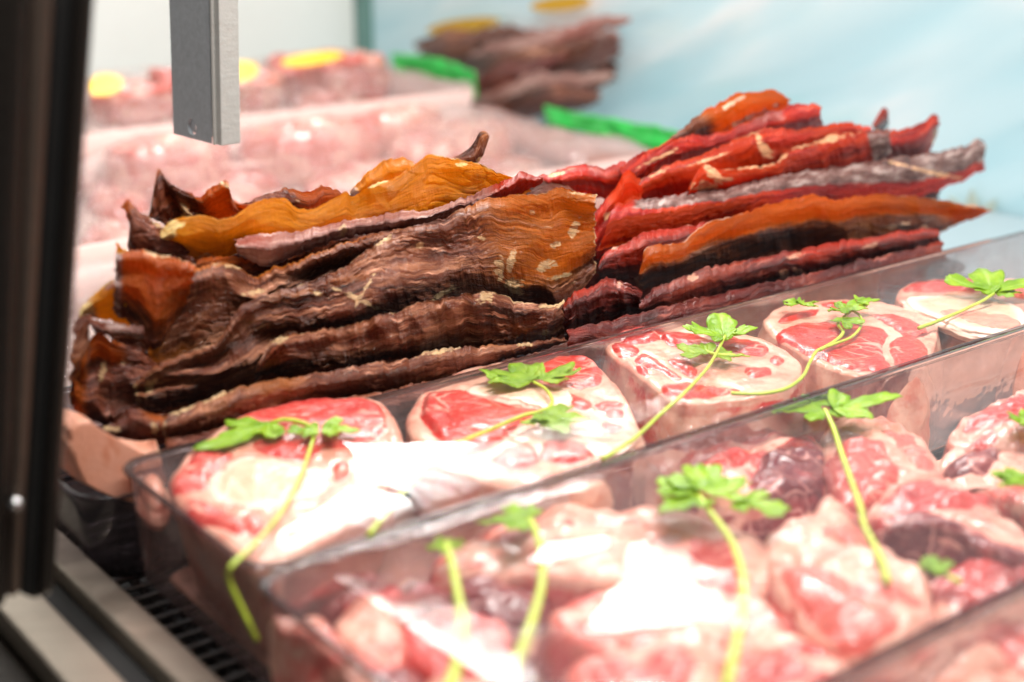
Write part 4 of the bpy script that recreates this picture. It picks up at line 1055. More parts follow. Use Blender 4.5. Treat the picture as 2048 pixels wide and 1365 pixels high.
def leaf_geo(base, tip, z0, z1_, width=1.0, curl=0.002, seed=0.0, lobes=3, cup=0.15):
    """one coriander leaf from base pixel to tip pixel on the plane z, lobed and toothed"""
    A = on_z(base[0], base[1], z0); B = on_z(tip[0], tip[1], z1_)
    L = np.linalg.norm(B - A)
    ex = (B - A) / L
    ey = np.cross(ZUP, ex); ey /= np.linalg.norm(ey)
    ez = np.cross(ex, ey)
    na, nr = 150, 9
    th = np.linspace(-2.0, 2.0, na)
    cen = np.linspace(-1.15, 1.15, lobes)
    rr = np.zeros(na); vein = np.zeros(na)
    for i, c in enumerate(cen):
        ln = 1.0 - 0.22 * abs(c) + 0.1 * math.sin(seed * 3 + i * 2)
        q = np.abs(th - c) / (0.52 if lobes == 3 else 0.42)
        lob = ln * (1 - 0.45 * np.clip(q, 0, 1.6) ** 2)
        rr = np.maximum(rr, lob)
        vein = np.maximum(vein, np.exp(-((th - c) / 0.06) ** 2))
    rr = rr * (0.92 + 0.17 * np.abs(np.sin(th * 5.0 + seed)) + 0.05 * np.sin(th * 17 + seed * 2)) * sstep(2.05, 1.5, np.abs(th))
    rr = np.maximum(rr, 0.05)
    r = np.linspace(0.0, 1, nr)
    U = (rr * np.cos(th * 0.95))[:, None] * r * 0.92 + 0.06
    W = (rr * np.sin(th * 0.95))[:, None] * r * 0.85 * width
    X, Y = U * L, W * L
    hz = cup * L * (Y / L) ** 2 * 1.2 + curl * fbm(X / L * 2.2 + seed, Y / L * 2.2, seed, 3) * r[None] * 1.2
    hz = hz - 0.05 * L * vein[:, None] * r[None] * (1 - 0.6 * r[None]) + 0.025 * L * pn(X / L * 6, Y / L * 6, seed + 3)
    P = A + ex * X[..., None] + ey * Y[..., None] + ez * hz[..., None]
    return P.reshape(-1, 3), grid_faces(na, nr), np.repeat(vein[:, None], nr, 1).ravel()


def sprig(label, leaves, stems, z=0.0005, w=4.6, name='coriander_sprig'):
    fx, fy = stems[0][0][:2] if stems else leaves[0][0]
    base = on_z(fx, fy, z)
    root = empty(name, base)
    tag(root, label, 'herb sprig', PG)
    loc = np.array(root.location)
    for q in stems:
        pts = np.array([(p[0], p[1], p[2] if len(p) > 2 else z) for p in q], float)
        C = curve(pts, 12 * len(pts))
        C[:, :2] += np.stack([0.8 * pn(np.linspace(0, 5, len(C)), 0.3, fx), 0.8 * pn(np.linspace(0, 5, len(C)), 0.9, fy)], -1)
        P = on_z(C[:, 0], C[:, 1], C[:, 2])
        dist = np.linalg.norm(P - O, axis=1).mean()
        R = w * dist / F * np.linspace(0.8, 1.1, len(P))
        V, Fc = tube_geo(P, R)
        build('stem', V - loc, Fc, STEM, root)
    for i, lf in enumerate(leaves):
        b, t = lf[0], lf[1]
        kw = lf[2] if len(lf) > 2 else {}
        za = kw.get('z', z + 0.001); zb = kw.get('zt', za + 0.0005)
        V, Fc, vn = leaf_geo(b, t, za, zb, kw.get('w', 1.0), kw.get('curl', 0.0016), seed=fx * 0.013 + i * 1.7, lobes=kw.get('lobes', 3), cup=kw.get('cup', 0.15))
        o = build('leaf', V - loc, Fc, LEAF, root, attrs={'vein': vn})
        m = o.modifiers.new('thickness', 'SOLIDIFY'); m.thickness = 0.0003
    return root


sprig('sprig on the slice in the tray corner, long stem bent over the tray rim',
      [((545, 845), (418, 895), {'w': 0.75, 'z': 0.003}), ((640, 862), (572, 862), {'w': 1.0, 'z': 0.004}), ((640, 862), (722, 858), {'w': 1.0, 'z': 0.004})],
      [[(630, 866, 0.004), (610, 930, 0.003), (585, 985, 0.002), (555, 1035, 0.001), (510, 1088, 0.001), (464, 1132, 0.0015), (458, 1160, -0.004), (478, 1205, -0.012), (515, 1280, -0.025)], [(545, 845, 0.004), (570, 840, 0.005), (600, 845, 0.0045), (632, 860, 0.004)]], z=0.002)
sprig('sprig with a hooked stem on the slice with the narrow bone, three broad leaves',
      [((1066, 765), (985, 738), {'w': 1.1, 'z': 0.001}), ((1066, 765), (1045, 722), {'w': 1.3, 'z': 0.001}), ((1082, 762), (1139, 742), {'w': 0.8, 'z': 0.0015}), ((1085, 822), (1168, 842), {'w': 1.1, 'z': 0.0015}), ((1062, 835), (1130, 858), {'w': 1.0, 'z': 0.001})],
      [[(1066, 764), (1090, 778), (1104, 800), (1098, 815), (1075, 825), (1045, 832), (985, 858), (910, 890), (860, 930), (815, 975), (770, 1030), (738, 1070)]], z=0.0005)
sprig('sprig with an upright frilly leaf and straight stem on the thick third slice',
      [((1447, 676), (1385, 655), {'w': 1.1, 'z': 0.003, 'zt': 0.008}), ((1447, 676), (1440, 632), {'w': 1.3, 'z': 0.003, 'zt': 0.007}), ((1447, 676), (1497, 662), {'w': 1.1, 'z': 0.003, 'zt': 0.007}), ((1420, 710), (1348, 690), {'w': 0.9, 'z': 0.001}), ((1430, 708), (1500, 712), {'w': 0.7, 'z': 0.001})],
      [[(1450, 672, 0.004), (1436, 700, 0.002), (1412, 740), (1370, 785), (1320, 830), (1265, 880), (1205, 918)], [(1395, 692, 0.001), (1425, 708, 0.001), (1470, 712, 0.001)]], z=0.0005, w=4.0)
sprig('sprig with two crossing curly stems on the marbled fourth slice',
      [((1600, 610), (1566, 600), {'w': 1.2, 'z': 0.003}), ((1600, 612), (1636, 604), {'w': 1.1, 'z': 0.003}), ((1700, 622), (1656, 618), {'w': 1.2, 'z': 0.003}), ((1690, 620), (1722, 606), {'w': 1.1, 'z': 0.003}), ((1712, 604), (1755, 600), {'w': 1.1, 'z': 0.004}), ((1690, 640), (1695, 658), {'w': 0.8, 'z': 0.002})],
      [[(1700, 618, 0.003), (1720, 632), (1722, 652), (1702, 675), (1665, 690), (1635, 702), (1620, 725), (1604, 755), (1570, 778), (1520, 788), (1462, 787)], [(1712, 615, 0.003), (1690, 632), (1676, 648), (1686, 665), (1668, 684), (1640, 700)]], z=0.0005, w=3.6)
sprig('pale sprig with a rounded leaf on the furthest shank slice',
      [((1985, 585), (1965, 535), {'w': 1.3, 'z': 0.004, 'zt': 0.009}), ((1985, 588), (1942, 572), {'w': 1.0, 'z': 0.004}), ((1990, 588), (2038, 582), {'w': 1.0, 'z': 0.003})],
      [[(1988, 588, 0.004), (1950, 610, 0.002), (1905, 630), (1870, 645), (1838, 657)]], z=0.001, w=3.6)
sprig('sprig with long kinked stem on the blocky pink lamb piece',
      [((1652, 825), (1545, 820), {'w': 0.9, 'z': -0.003}), ((1660, 820), (1785, 795), {'w': 0.9, 'z': -0.003, 'zt': 0.001}), ((1655, 822), (1730, 828), {'w': 1.1, 'z': -0.004}), ((1655, 815), (1670, 790), {'w': 1.2, 'z': -0.003})],
      [[(1650, 820, -0.002), (1668, 860), (1685, 915), (1705, 970), (1722, 1020), (1728, 1050), (1748, 1090), (1764, 1125), (1775, 1165)]], z=-0.003, w=6.5)
sprig('sprig with loose bright leaves and a stem passing under the glare',
      [((1395, 990), (1312, 955), {'w': 0.9, 'z': 0.0}), ((1400, 985), (1495, 955), {'w': 1.1, 'z': 0.001}), ((1400, 985), (1420, 930), {'w': 1.0, 'z': 0.001}), ((1400, 995), (1330, 1020), {'w': 1.1, 'z': -0.001}), ((1470, 1000), (1568, 1025), {'w': 0.9, 'z': 0.0})],
      [[(1392, 985), (1425, 1030), (1455, 1070), (1474, 1110), (1486, 1165), (1482, 1230), (1472, 1290), (1452, 1380)]], z=-0.001, w=8.5)
sprig('sprig with one small leaf and a thick stem sweeping to the lower frame edge',
      [((1062, 1042), (955, 1040), {'w': 0.9, 'z': -0.001}), ((1062, 1042), (1000, 1012), {'w': 0.9, 'z': -0.001})],
      [[(1060, 1040), (1074, 1070), (1084, 1115), (1082, 1175), (1066, 1235), (1045, 1295), (1005, 1390)]], z=-0.001, w=10)
sprig('sprig whose thick nearly straight stem stands beside the sweeping one',
      [((895, 1092), (850, 1095), {'w': 1.0, 'z': -0.001}), ((895, 1092), (932, 1082), {'w': 1.0, 'z': -0.001})],
      [[(892, 1088), (905, 1135), (916, 1190), (924, 1245), (918, 1310), (892, 1400)]], z=-0.001, w=11)
sprig('tiny sprig with serrated leaf on the topmost far lamb piece', [((2062, 845), (2020, 838), {'w': 1.2, 'z': 0.0}), ((2062, 845), (2050, 822), {'w': 1.2, 'z': 0.0})], [[(2040, 842), (2062, 846), (2090, 855)]], z=-0.001, w=4)
sprig('small sprig with round leaf on the pale bits by the far wall', [((2045, 962), (1982, 948), {'w': 1.1, 'z': 0.0}), ((2045, 962), (2010, 935), {'w': 1.0, 'z': 0.0}), ((2045, 964), (2000, 970), {'w': 1.0, 'z': 0.0})], [[(2035, 960), (2060, 968), (2090, 980)]], z=-0.001, w=5)
sprig('dark green leaf stuck in the gap below the purple slab', [((1890, 1145), (1845, 1115), {'w': 1.0, 'z': -0.006}), ((1890, 1145), (1850, 1140), {'w': 0.9, 'z': -0.008})], [[(1885, 1140), (1900, 1155), (1920, 1165)]], z=-0.008, w=5)

# ------------------------------------------------------------------ dried meat tray, butcher paper
tray4 = tray('dried_meat_tray', 'dark smoky tray under the dried meat, lined with pink paper', 0.180, 0.745, TA + 0.003, TA + 0.135, -0.058, SMOKE, SMOKE, zr=-0.016, draft=0.010, rad=0.016, pad=False)


def paper():
    N = NT('pink_butcher_paper')
    n1 = N.noise(N.obj(), 40.0, 4); n2 = N.noise(N.obj(), 700.0, 2)
    col = N.ramp(n1, [(0.35, (0.80, 0.36, 0.23)), (0.65, (0.88, 0.50, 0.37))])
    stain = N.step(N.noise(N.obj(), (60, 60, 25), 3, 0.6), 0.56, 0.66)
    col = N.mix(N.math('MULTIPLY', stain, 0.6), col, (0.60, 0.13, 0.03))
    p = N.bsdf(col, 0.45, N.bump(n2, 0.0003))
    tr = N.n('ShaderNodeBsdfTranslucent'); N.set(tr.inputs[0], (0.85, 0.38, 0.22))
    m = N.done(N.mixs(0.25, p, tr.outputs[0]))
    na, nb = 90, 40
    top = curve([(90, 800), (120, 815), (140, 822), (165, 832), (200, 858), (225, 872), (235, 876), (258, 882), (285, 884), (312, 880)], na)
    bot = curve([(80, 900), (105, 920), (130, 938), (150, 955), (180, 972), (205, 985), (240, 998), (275, 1005), (310, 1010), (345, 1015)], na)
    v = np.linspace(0, 1, nb)
    V_, U_ = np.meshgrid(v, np.linspace(0, 1, na))
    PX = top[:, None, 0] * (1 - V_) + bot[:, None, 0] * V_
    PY = top[:, None, 1] * (1 - V_) + bot[:, None, 1] * V_
    PY = PY + 1.5 * fbm(U_ * 8, 0.5, 2.0, 3) * (V_ < 0.02)
    s = 0.182 + 0.030 * sstep(0.5, 1.0, U_) + 0.0022 * fbm(U_ * 3, V_ * 2, 1.0, 3) - 0.004 * np.sin(V_ * 3.0) + 0.004 * np.exp(-(V_ / 0.12) ** 2)
    P = plane_hit(PX, PY, D1, s)
    P2 = plane_hit(PX, PY, D2, TA + 0.0035 + 0 * PX)
    far_ = ((P2 - O) ** 2).sum(-1) > ((P - O) ** 2).sum(-1)
    P = np.where(far_[..., None], P2, P)
    # folded inward over the tray's edge
    rows = [P]
    o = build('butcher_paper', P.reshape(-1, 3), grid_faces(na, nb), m)
    md = o.modifiers.new('thickness', 'SOLIDIFY'); md.thickness = 0.0004
    tag(o, 'pink waxed paper folded over the end of the dried meat tray', 'paper')


paper()

# ------------------------------------------------------------------ case floor, rails, posts
STEEL = metal('brushed_steel', (0.40, 0.40, 0.42), 0.35)
SATIN = metal('satin_aluminium', (0.58, 0.50, 0.41), 0.34, 0.85, dirt=0.4)
BLACKRUB = simple('black_rubber', (0.006, 0.006, 0.006), 0.6, 0.3)
DARKPROF = metal('dark_anodised_profile', (0.045, 0.038, 0.033), 0.34, 0.7)
CHROME = metal('chrome', (0.7, 0.7, 0.72), 0.15)
DARKFLOOR = simple('dark_case_floor', (0.018, 0.017, 0.017), 0.6, 0.3)
WHITE = simple('white_panel', (0.80, 0.82, 0.78), 0.35, 0.03, 8.0)

fl = st_box('case_floor', 0.02, 1.2, 0.0, 1.9, -0.11, -0.10, DARKFLOOR, bev=0)
fl['kind'] = 'structure'
PALE_FLOOR = simple('pale_floor_reflection_tone', (0.34, 0.42, 0.45), 0.35, 0.05, 12.0)  # near floor is added; pale blue paints in the reflection of tray film
for nm, a in (('added_shelf_floor', (0.865, 1.045, 0.05, 0.70, -0.070, -0.062)), ('rear_shelf_floor', (0.10, 1.045, 0.645, 1.70, -0.095, -0.080))):
    o = st_box(nm, *a, PALE_FLOOR, bev=0.001)
    o['kind'] = 'structure'
rack = empty('wire_shelf', st(0.5, 0.4, -0.062)); tag(rack, 'grey wire shelf with parallel bars under the trays', 'shelf')
loc = np.array(rack.location)
for k in range(34):
    t = 0.33 + k * 0.0095
    V, Fc = tube_geo(np.array([st(0.172, t, -0.0625), st(0.5, t, -0.0625), st(0.86, t, -0.0625)]) - loc, 0.0014, 8)
    build('bar', V, Fc, STEEL, rack)
for s in (0.2055, 0.40, 0.62, 0.84):
    V, Fc = tube_geo(np.array([st(s, 0.30, -0.0660), st(s, 0.5, -0.0660), st(s, 0.66, -0.0660)]) - loc, 0.0020, 8)
    build('cross_bar', V, Fc, STEEL, rack)

ZR = -0.045
pq = lambda x, y, z=ZR: (lambda P: (P @ D1, P @ D2))(on_z(x, y, z))
sA = pq(300, 1225)[0]; sA1 = pq(200, 1215)[0]; sB = pq(130, 1245)[0]; sC = pq(70, 1295)[0]
o = st_box('sill_rail', sA1, sA, -0.1, 0.85, -0.075, ZR, SATIN, bev=0.0015)
tag(o, 'inner beige metal sill rail next to the wire shelf', 'rail', 'metal sill rails')
o = st_box('sill_rail', sC, sB + 0.002, -0.1, 0.85, -0.078, ZR - 0.001, SATIN, bev=0.0015)
tag(o, 'outer beige metal sill rail under the dark post', 'rail', 'metal sill rails')
o = st_box('rubber_gasket', sB + 0.002, sA1, -0.1, 0.85, -0.08, ZR - 0.008, BLACKRUB, bev=0.001)
tag(o, 'black rubber gasket in the slot between the two sill rails', 'gasket')
o = st_box('door_track', sC - 0.06, sC - 0.0005, -0.1, 0.85, -0.085, ZR - 0.012, DARKPROF, bev=0.003)
tag(o, 'dark glossy track along the outside of the sill rails', 'track')

# dark post of the case, leaning, close to the camera
pt = empty('case_post', (0, 0, 0)); tag(pt, 'tall dark metal post of the case, out of focus in front', 'post')


def post_strip(name, xt, xb, dep, yt, yb, thick, mat, round_=0.0015):
    """a leaning bar: left/right pixel at top (yt) and at bottom (yb), on a plane of the given forward distance"""
    n = np.array([-0.35, 1.0, 0.0]); n /= np.linalg.norm(n)
    P = [plane_hit(np.array(x), np.array(y), n, np.array(dep)) for x, y in ((xt[0], yt), (xt[1], yt), (xb[1], yb[1]), (xb[0], yb[0]))]
    P = np.array(P); Q = P + n * thick
    V = np.concatenate([P, Q])
    Fc = [(0, 1, 2, 3), (7, 6, 5, 4), (0, 4, 5, 1), (1, 5, 6, 2), (2, 6, 7, 3), (3, 7, 4, 0)]
    o = build(name, V, Fc, mat, pt, smooth=False)
    bevel(o, round_)
    return o


BROWNPROF = metal('bronze_profile', (0.20, 0.15, 0.12), 0.38, 0.8)
post_strip('outer_profile', (-120, 62), (-200, 14), 0.452, -60, (1215, 1225), 0.02, DARKPROF, 0.004)
post_strip('edge_bead', (60, 110), (12, 40), 0.455, -60, (1200, 1195), 0.012, BROWNPROF, 0.003)
post_strip('seal', (104, 158), (36, 78), 0.460, -60, (1190, 1205), 0.008, BLACKRUB, 0.002)
post_strip('inner_profile', (152, 194), (74, 108), 0.456, -60, (1205, 1190), 0.018, DARKPROF, 0.004)
n_ = np.array([-0.35, 1.0, 0.0]); n_ /= np.linalg.norm(n_)
c = plane_hit(np.array(31.0), np.array(1010.0), n_, np.array(0.4495))
V, Fc = tube_geo(np.array([c - n_ * 0.001, c + n_ * 0.0005, c + n_ * 0.004]), np.array([0.0012, 0.0022, 0.0022]), 16)
build('screw', V, Fc, CHROME, pt)  # bright stud added for a white highlight dot on the post

# hanging bracket
br = empty('hanging_bracket', (0, 0, 0)); tag(br, 'grey square metal bracket with a screw hole hanging from above', 'bracket')
TB = 0.66
GREYPAINT = simple('grey_painted_metal', (0.40, 0.44, 0.47), 0.42, 0.10, 300.0, 0.0002)
PALEMETAL = metal('pale_bare_metal', (0.62, 0.63, 0.60), 0.45, 0.2)
bn = np.array([0.28, -1.0, 0.0]); bn /= np.linalg.norm(bn)      # front face normal
bs = np.array([1.0, 0.28, 0.0]); bs /= np.linalg.norm(bs)
f0 = on_z(347.0, 268.0, 0.075); f1 = on_z(424.0, 288.0, 0.075); f2 = on_z(465.0, 297.0, 0.075)
wid = np.linalg.norm((f1 - f0)[:2])
zb = f0[2]
cs = (f0 + f1) / 2; cs[2] = zb


def solid(name, org, ax, ay, w, d, z0, z1_, mat, parent, bev=0.0006):
    V, Fc = box_geo(org + ax * w / 2 + ay * d / 2 + UPB * ((z0 + z1_) / 2 - org[2]), ax, ay, UPB, w, d, z1_ - z0)
    o = build(name, V, Fc, mat, parent, smooth=False)
    bevel(o, bev)
    return o


ax = np.array([(f1 - f0)[0], (f1 - f0)[1], 0]); ax /= np.linalg.norm(ax)
ay = np.array([-ax[1], ax[0], 0])
if ay[1] < 0: ay = -ay
w2 = np.linalg.norm(f2 - f1) * 0.38
zt = zb + 0.32
UPB = ZUP + 0.056 * ax / max(0.3, ax[0])
UPB /= np.linalg.norm(UPB)
hole_c = plane_hit(np.array(383.0), np.array(254.0), ay, f0 @ ay)
# front plate with a real hole (ring of quads around it)
hs = (hole_c - f0) @ ax; hz = hole_c[2] - zb; hr = 0.0046
ns = 40
a = np.linspace(0, 2 * math.pi, ns, endpoint=False)
inn = np.stack([hs + hr * np.cos(a), hz + hr * np.sin(a)], -1)
lim = 0.0085
sq = []
for k in a:
    c_, s_ = math.cos(k), math.sin(k)
    m_ = max(abs(c_), abs(s_))
    sq.append((hs + lim * c_ / m_, hz + lim * s_ / m_))
sq = np.array(sq)
sq[:, 0] = np.clip(sq[:, 0], 0, wid); sq[:, 1] = np.clip(sq[:, 1], 0, 9)
f3 = lambda q, dd: f0 + ax * q[0] + ay * dd + UPB * q[1]
V = [f3(q, 0) for q in inn] + [f3(q, 0) for q in sq] + [f3(q, 0.0022) for q in inn]
Fc = []
for i in range(ns):
    j = (i + 1) % ns
    Fc += [(i, ns + i, ns + j, j), (i, j, 2 * ns + j, 2 * ns + i)]
x0, x1 = max(0, hs - lim), min(wid, hs + lim); y0, y1 = max(0, hz - lim), hz + lim
for (p, q) in (((0, 0), (x0, 0.32)), ((x1, 0), (wid, 0.32)), ((x0, y1), (x1, 0.32)), ((x0, 0), (x1, y0))):
    if q[0] - p[0] > 1e-5 and q[1] - p[1] > 1e-5:
        b0 = len(V)
        V += [f3((p[0], p[1]), 0), f3((q[0], p[1]), 0), f3((q[0], q[1]), 0), f3((p[0], q[1]), 0)]
        Fc.append((b0, b0 + 1, b0 + 2, b0 + 3))
build('front_plate', V, Fc, GREYPAINT, br, smooth=False)
V, Fc = tube_geo(np.array([f0 + ax * hs + ZUP * hz + ay * 0.0040 + ZUP * -0.001, f0 + ax * hs + ZUP * (hz - 0.001) + ay * 0.006]), 0.0028, 16)
build('screw', V, Fc, CHROME, br)
solid('web', f0 + ax * (wid + 0.0003), ax, ay, w2 * 0.30, 0.012, zb - 0.0005, zt, PALEMETAL, br)
solid('flange', f0 + ax * (wid + w2 * 0.32) + ay * 0.0015, ax, ay, w2 * 0.68, 0.012, zb - 0.0005, zt, PALEMETAL, br)
solid('back_plate', f0 + ay * 0.007, ax, ay, wid, 0.002, zb + 0.001, zt, GREYPAINT, br)

# ------------------------------------------------------------------ back of the case
wl = st_box('back_wall', -0.35, 1.045, 1.70, 1.72, -0.10, 0.6, WHITE, bev=0)
wl['kind'] = 'structure'


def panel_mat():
    N = NT('pale_blue_panel_reflections')
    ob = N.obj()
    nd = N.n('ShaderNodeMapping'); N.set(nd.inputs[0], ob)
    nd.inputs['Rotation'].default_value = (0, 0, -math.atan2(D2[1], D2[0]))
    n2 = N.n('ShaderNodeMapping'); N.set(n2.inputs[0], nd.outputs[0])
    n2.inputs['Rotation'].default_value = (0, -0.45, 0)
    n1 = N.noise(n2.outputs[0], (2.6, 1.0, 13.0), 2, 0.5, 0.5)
    col = N.ramp(n1, [(0.38, (0.48, 0.72, 0.79)), (0.54, (0.60, 0.79, 0.84)), (0.68, (0.86, 0.88, 0.89))])  # white reflection streaks are painted into the panel colour
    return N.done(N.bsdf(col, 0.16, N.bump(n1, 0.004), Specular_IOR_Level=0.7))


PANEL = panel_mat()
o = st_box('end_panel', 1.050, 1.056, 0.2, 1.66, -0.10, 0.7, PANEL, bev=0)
tag(o, 'glossy pale blue end panel with painted white reflection streaks behind the right pile', 'panel')
TEAL = simple('teal_glass_edge', (0.12, 0.26, 0.23), 0.2, 0.2, 10.0)
o = st_box('corner_post', 1.046, 1.062, 1.66, 1.70, -0.10, 0.6, TEAL, bev=0.002)
tag(o, 'dark green corner post between the white wall and the blue panel', 'post')
# star card on the panel
OLIVE = simple('pale_olive_card', (0.46, 0.52, 0.44), 0.6, 0.06)
pc = plane_hit(np.array(1945.0), np.array(470.0), D1, np.array(1.046))
pts = []
for k in range(20):
    r = (0.040 if k % 2 == 0 else 0.025)
    pts.append((r * math.cos(k * math.pi / 10 + 0.2), r * math.sin(k * math.pi / 10 + 0.2)))
V = [pc + D2 * a + ZUP * b for a, b in pts] + [pc + D2 * a + ZUP * b - D1 * 0.0015 for a, b in pts]
Fc = [tuple(range(20))[::-1], tuple(range(20, 40))] + [(i, (i + 1) % 20, 20 + (i + 1) % 20, 20 + i) for i in range(20)]
o = build('star_card', V, Fc, OLIVE, smooth=False)
tag(o, 'pale olive star shaped card on the blue panel', 'card')

# far wrapped trays
WT = simple('white_foam', (0.74, 0.52, 0.47), 0.5, 0.04)


def far_tray(label, s0, s1, t0, t1, zf, zr, seed, amp=0.005, gl=None):
    root = empty('foam_tray', st((s0 + s1) / 2, (t0 + t1) / 2, zf))
    V, Fc, n = loft([(rrect(s0 + 0.008, s1 - 0.008, t0 + 0.008, t1 - 0.008, 0.012), zf), (rrect(s0, s1, t0, t1, 0.015), zr), (rrect(s0 - 0.003, s1 + 0.003, t0 - 0.003, t1 + 0.003, 0.015), zr - 0.001),
                     (rrect(s0 + 0.005, s1 - 0.005, t0 + 0.005, t1 - 0.005, 0.012), zf - 0.002)])
    Fc.append(tuple(range(n)))
    build('foam_base', np.array(V) - np.array(root.location), Fc, WT, root)
    film(root, s0, s1, t0, t1, lambda S_, T_: zr + 0.012 * (1 - np.exp(-edge_d(S_, T_, s0, s1, t0, t1) / 0.01)) + amp * fbm(S_ * 14, T_ * 14, seed, 4, 0.6), FILM_FAR, lambda S_, T_: 0.8 + 0 * S_, res=0.004)
    return tag(root, label, 'food tray', 'film wrapped white trays further back')


FARG = 'wrapped meat pieces further back in the case'
far_tray('white film wrapped tray of pale meat right behind the dried meat', 0.06, 0.80, 0.65, 0.93, -0.075, -0.045, 3.0)
far_tray('white film wrapped tray in the middle row with a tented film corner', 0.14, 0.90, 0.95, 1.24, -0.07, -0.035, 6.0, 0.008)
far_tray('white film wrapped tray against the back wall', 0.20, 0.94, 1.28, 1.60, -0.065, -0.02, 9.0, 0.007)


def ell(cx, cy, rx, ry, a=0, n=14, sq=1.0):
    ca, sa = math.cos(math.radians(a)), math.sin(math.radians(a))
    out = []
    for k in range(n):
        t = 2 * math.pi * k / n
        x, y = rx * math.cos(t), ry * math.sin(t)
        out.append((cx + x * ca - y * sa, cy + x * sa + y * ca))
    return out


far = [  # label, cx, cy, rx, ry, z, base_red, tone, dome
    ('flat pale pink steak in the back tray, near side', 330, 275, 130, 22, -0.02, 0.4, 0.9, 0.01),
    ('flat coral steak in the back tray, far side', 620, 245, 150, 22, -0.02, 0.4, 0.95, 0.01),
    ('pale pink steak at the far end of the middle tray', 900, 250, 130, 30, -0.03, 0.1, 0.95, 0.012),
    ('white streaked steak near the tented film corner', 800, 215, 90, 22, -0.02, 0.1, 0.9, 0.012),
    ('cream fat edged steak behind the twisted tip', 1010, 330, 100, 34, -0.05, 0.05, 0.9, 0.015),
    ('light coral steak in the middle tray under the bracket', 480, 325, 150, 20, -0.05, 0.7, 0.75, 0.01),
    ('cream pink steak behind the amber peak', 740, 330, 140, 26, -0.05, 0.1, 1.0, 0.012),
    ('pale round steak beside the dark post', 235, 355, 75, 42, -0.05, 0.35, 0.9, 0.02),
    ('greyish pink steak just above the pointed dark slice', 420, 375, 110, 22, -0.055, 0.2, 0.8, 0.01),
    ('pale rose steak near the post, lower row', 215, 450, 70, 36, -0.055, 0.4, 0.9, 0.02),
    ('pink blushed steak nearest the post behind the amber loop', 190, 530, 60, 40, -0.06, 0.3, 0.9, 0.02),
    ('wide whitish steak directly behind the left pile', 480, 450, 180, 34, -0.06, 0.1, 1.0, 0.012),
    ('whitish steak behind the gap between the piles', 1130, 410, 90, 26, -0.06, 0.1, 1.0, 0.012),
]
for i, (lb, cx, cy, rx, ry, z, br_, tn, dm) in enumerate(far):
    o = slab('wrapped_steak', ell(cx, cy, rx, ry, -5), z, PINK, thick=0.03, edge=0.25, dome=dm, seed=200 + i * 3, nr=16, na=60, base_red=min(1, br_ + 0.15), base_tone=tn, side_red=br_, side_tone=tn, spread=0.003,
             regions=[(ell(cx + rx * 0.3, cy, rx * 0.45, ry * 0.5, 10), tn, max(0, br_ - 0.6)), (ell(cx - rx * 0.5, cy + ry * 0.1, rx * 0.25, ry * 0.5, -20), tn * 0.8, min(1, br_ + 0.4))], soft=8)
    tag(o, lb, 'wrapped meat', FARG)



def joint(label, cx, cy, rx, ry, t, red, tone, seed):
    """a rounded meat joint standing at distance t into the case"""
    c = plane_hit(np.array(float(cx)), np.array(float(cy)), D2, np.array(t))
    k = np.linalg.norm(c - O) / F
    a, b = rx * k, ry * k
    nu, nv = 64, 40
    U_, V_ = np.meshgrid(np.linspace(0, 2 * math.pi, nu, endpoint=False), np.linspace(0.02, math.pi - 0.02, nv), indexing='ij')
    n = np.stack([np.cos(U_) * np.sin(V_), np.sin(U_) * np.sin(V_), np.cos(V_)], -1)
    r = 1 + 0.16 * fbm(n[..., 0] * 1.6 + seed, n[..., 1] * 1.6, n[..., 2] * 1.6, 4)
    r = r - 0.10 * np.exp(-(pn(n[..., 0] * 1.3 + seed, n[..., 1] * 1.3, n[..., 2] * 1.3 + 7) / 0.12) ** 2)
    sx = np.sign(n) * np.abs(n) ** 0.8
    P = c + D1 * (sx[..., 0] * r * a * 1.05)[..., None] + D2 * (sx[..., 1] * r * min(a, b) * 1.1)[..., None] + ZUP * (sx[..., 2] * r * b)[..., None]
    rd = np.clip(red + 0.7 * fbm(n[..., 0] * 2 + seed, n[..., 1] * 2, n[..., 2] * 2, 3), 0, 1)
    V = np.concatenate([P.reshape(-1, 3)])
    o = build('wrapped_joint', V, grid_faces(nu, nv, closed_u=True), PINK, attrs={'red': rd.ravel(), 'tone': np.full(rd.size, tone)})
    tag(o, label, 'wrapped meat', FARG)


for i, a in enumerate([('rosy wrapped joint at the back beside the first yellow tag', 262, 212, 78, 42, 1.40, 0.55, 0.5), ('small brick red joint half behind the hanging bracket', 335, 185, 34, 46, 1.44, 0.9, 0.2),
                       ('pale wrapped joint just to the side of the hanging bracket', 505, 185, 58, 46, 1.42, 0.1, 0.9), ('terracotta wrapped joint below the long yellow tag', 592, 165, 50, 56, 1.46, 1.0, 0.35),
                       ('large pink wrapped joint next to the corner post', 700, 165, 82, 62, 1.48, 0.45, 0.7), ('small pale joint low beside the terracotta one', 650, 215, 60, 34, 1.38, 0.2, 0.9), ('flat rosy joint low beside the dark post', 420, 228, 70, 26, 1.36, 0.4, 0.8)]):
    joint(*a, seed=300 + i * 5.1)

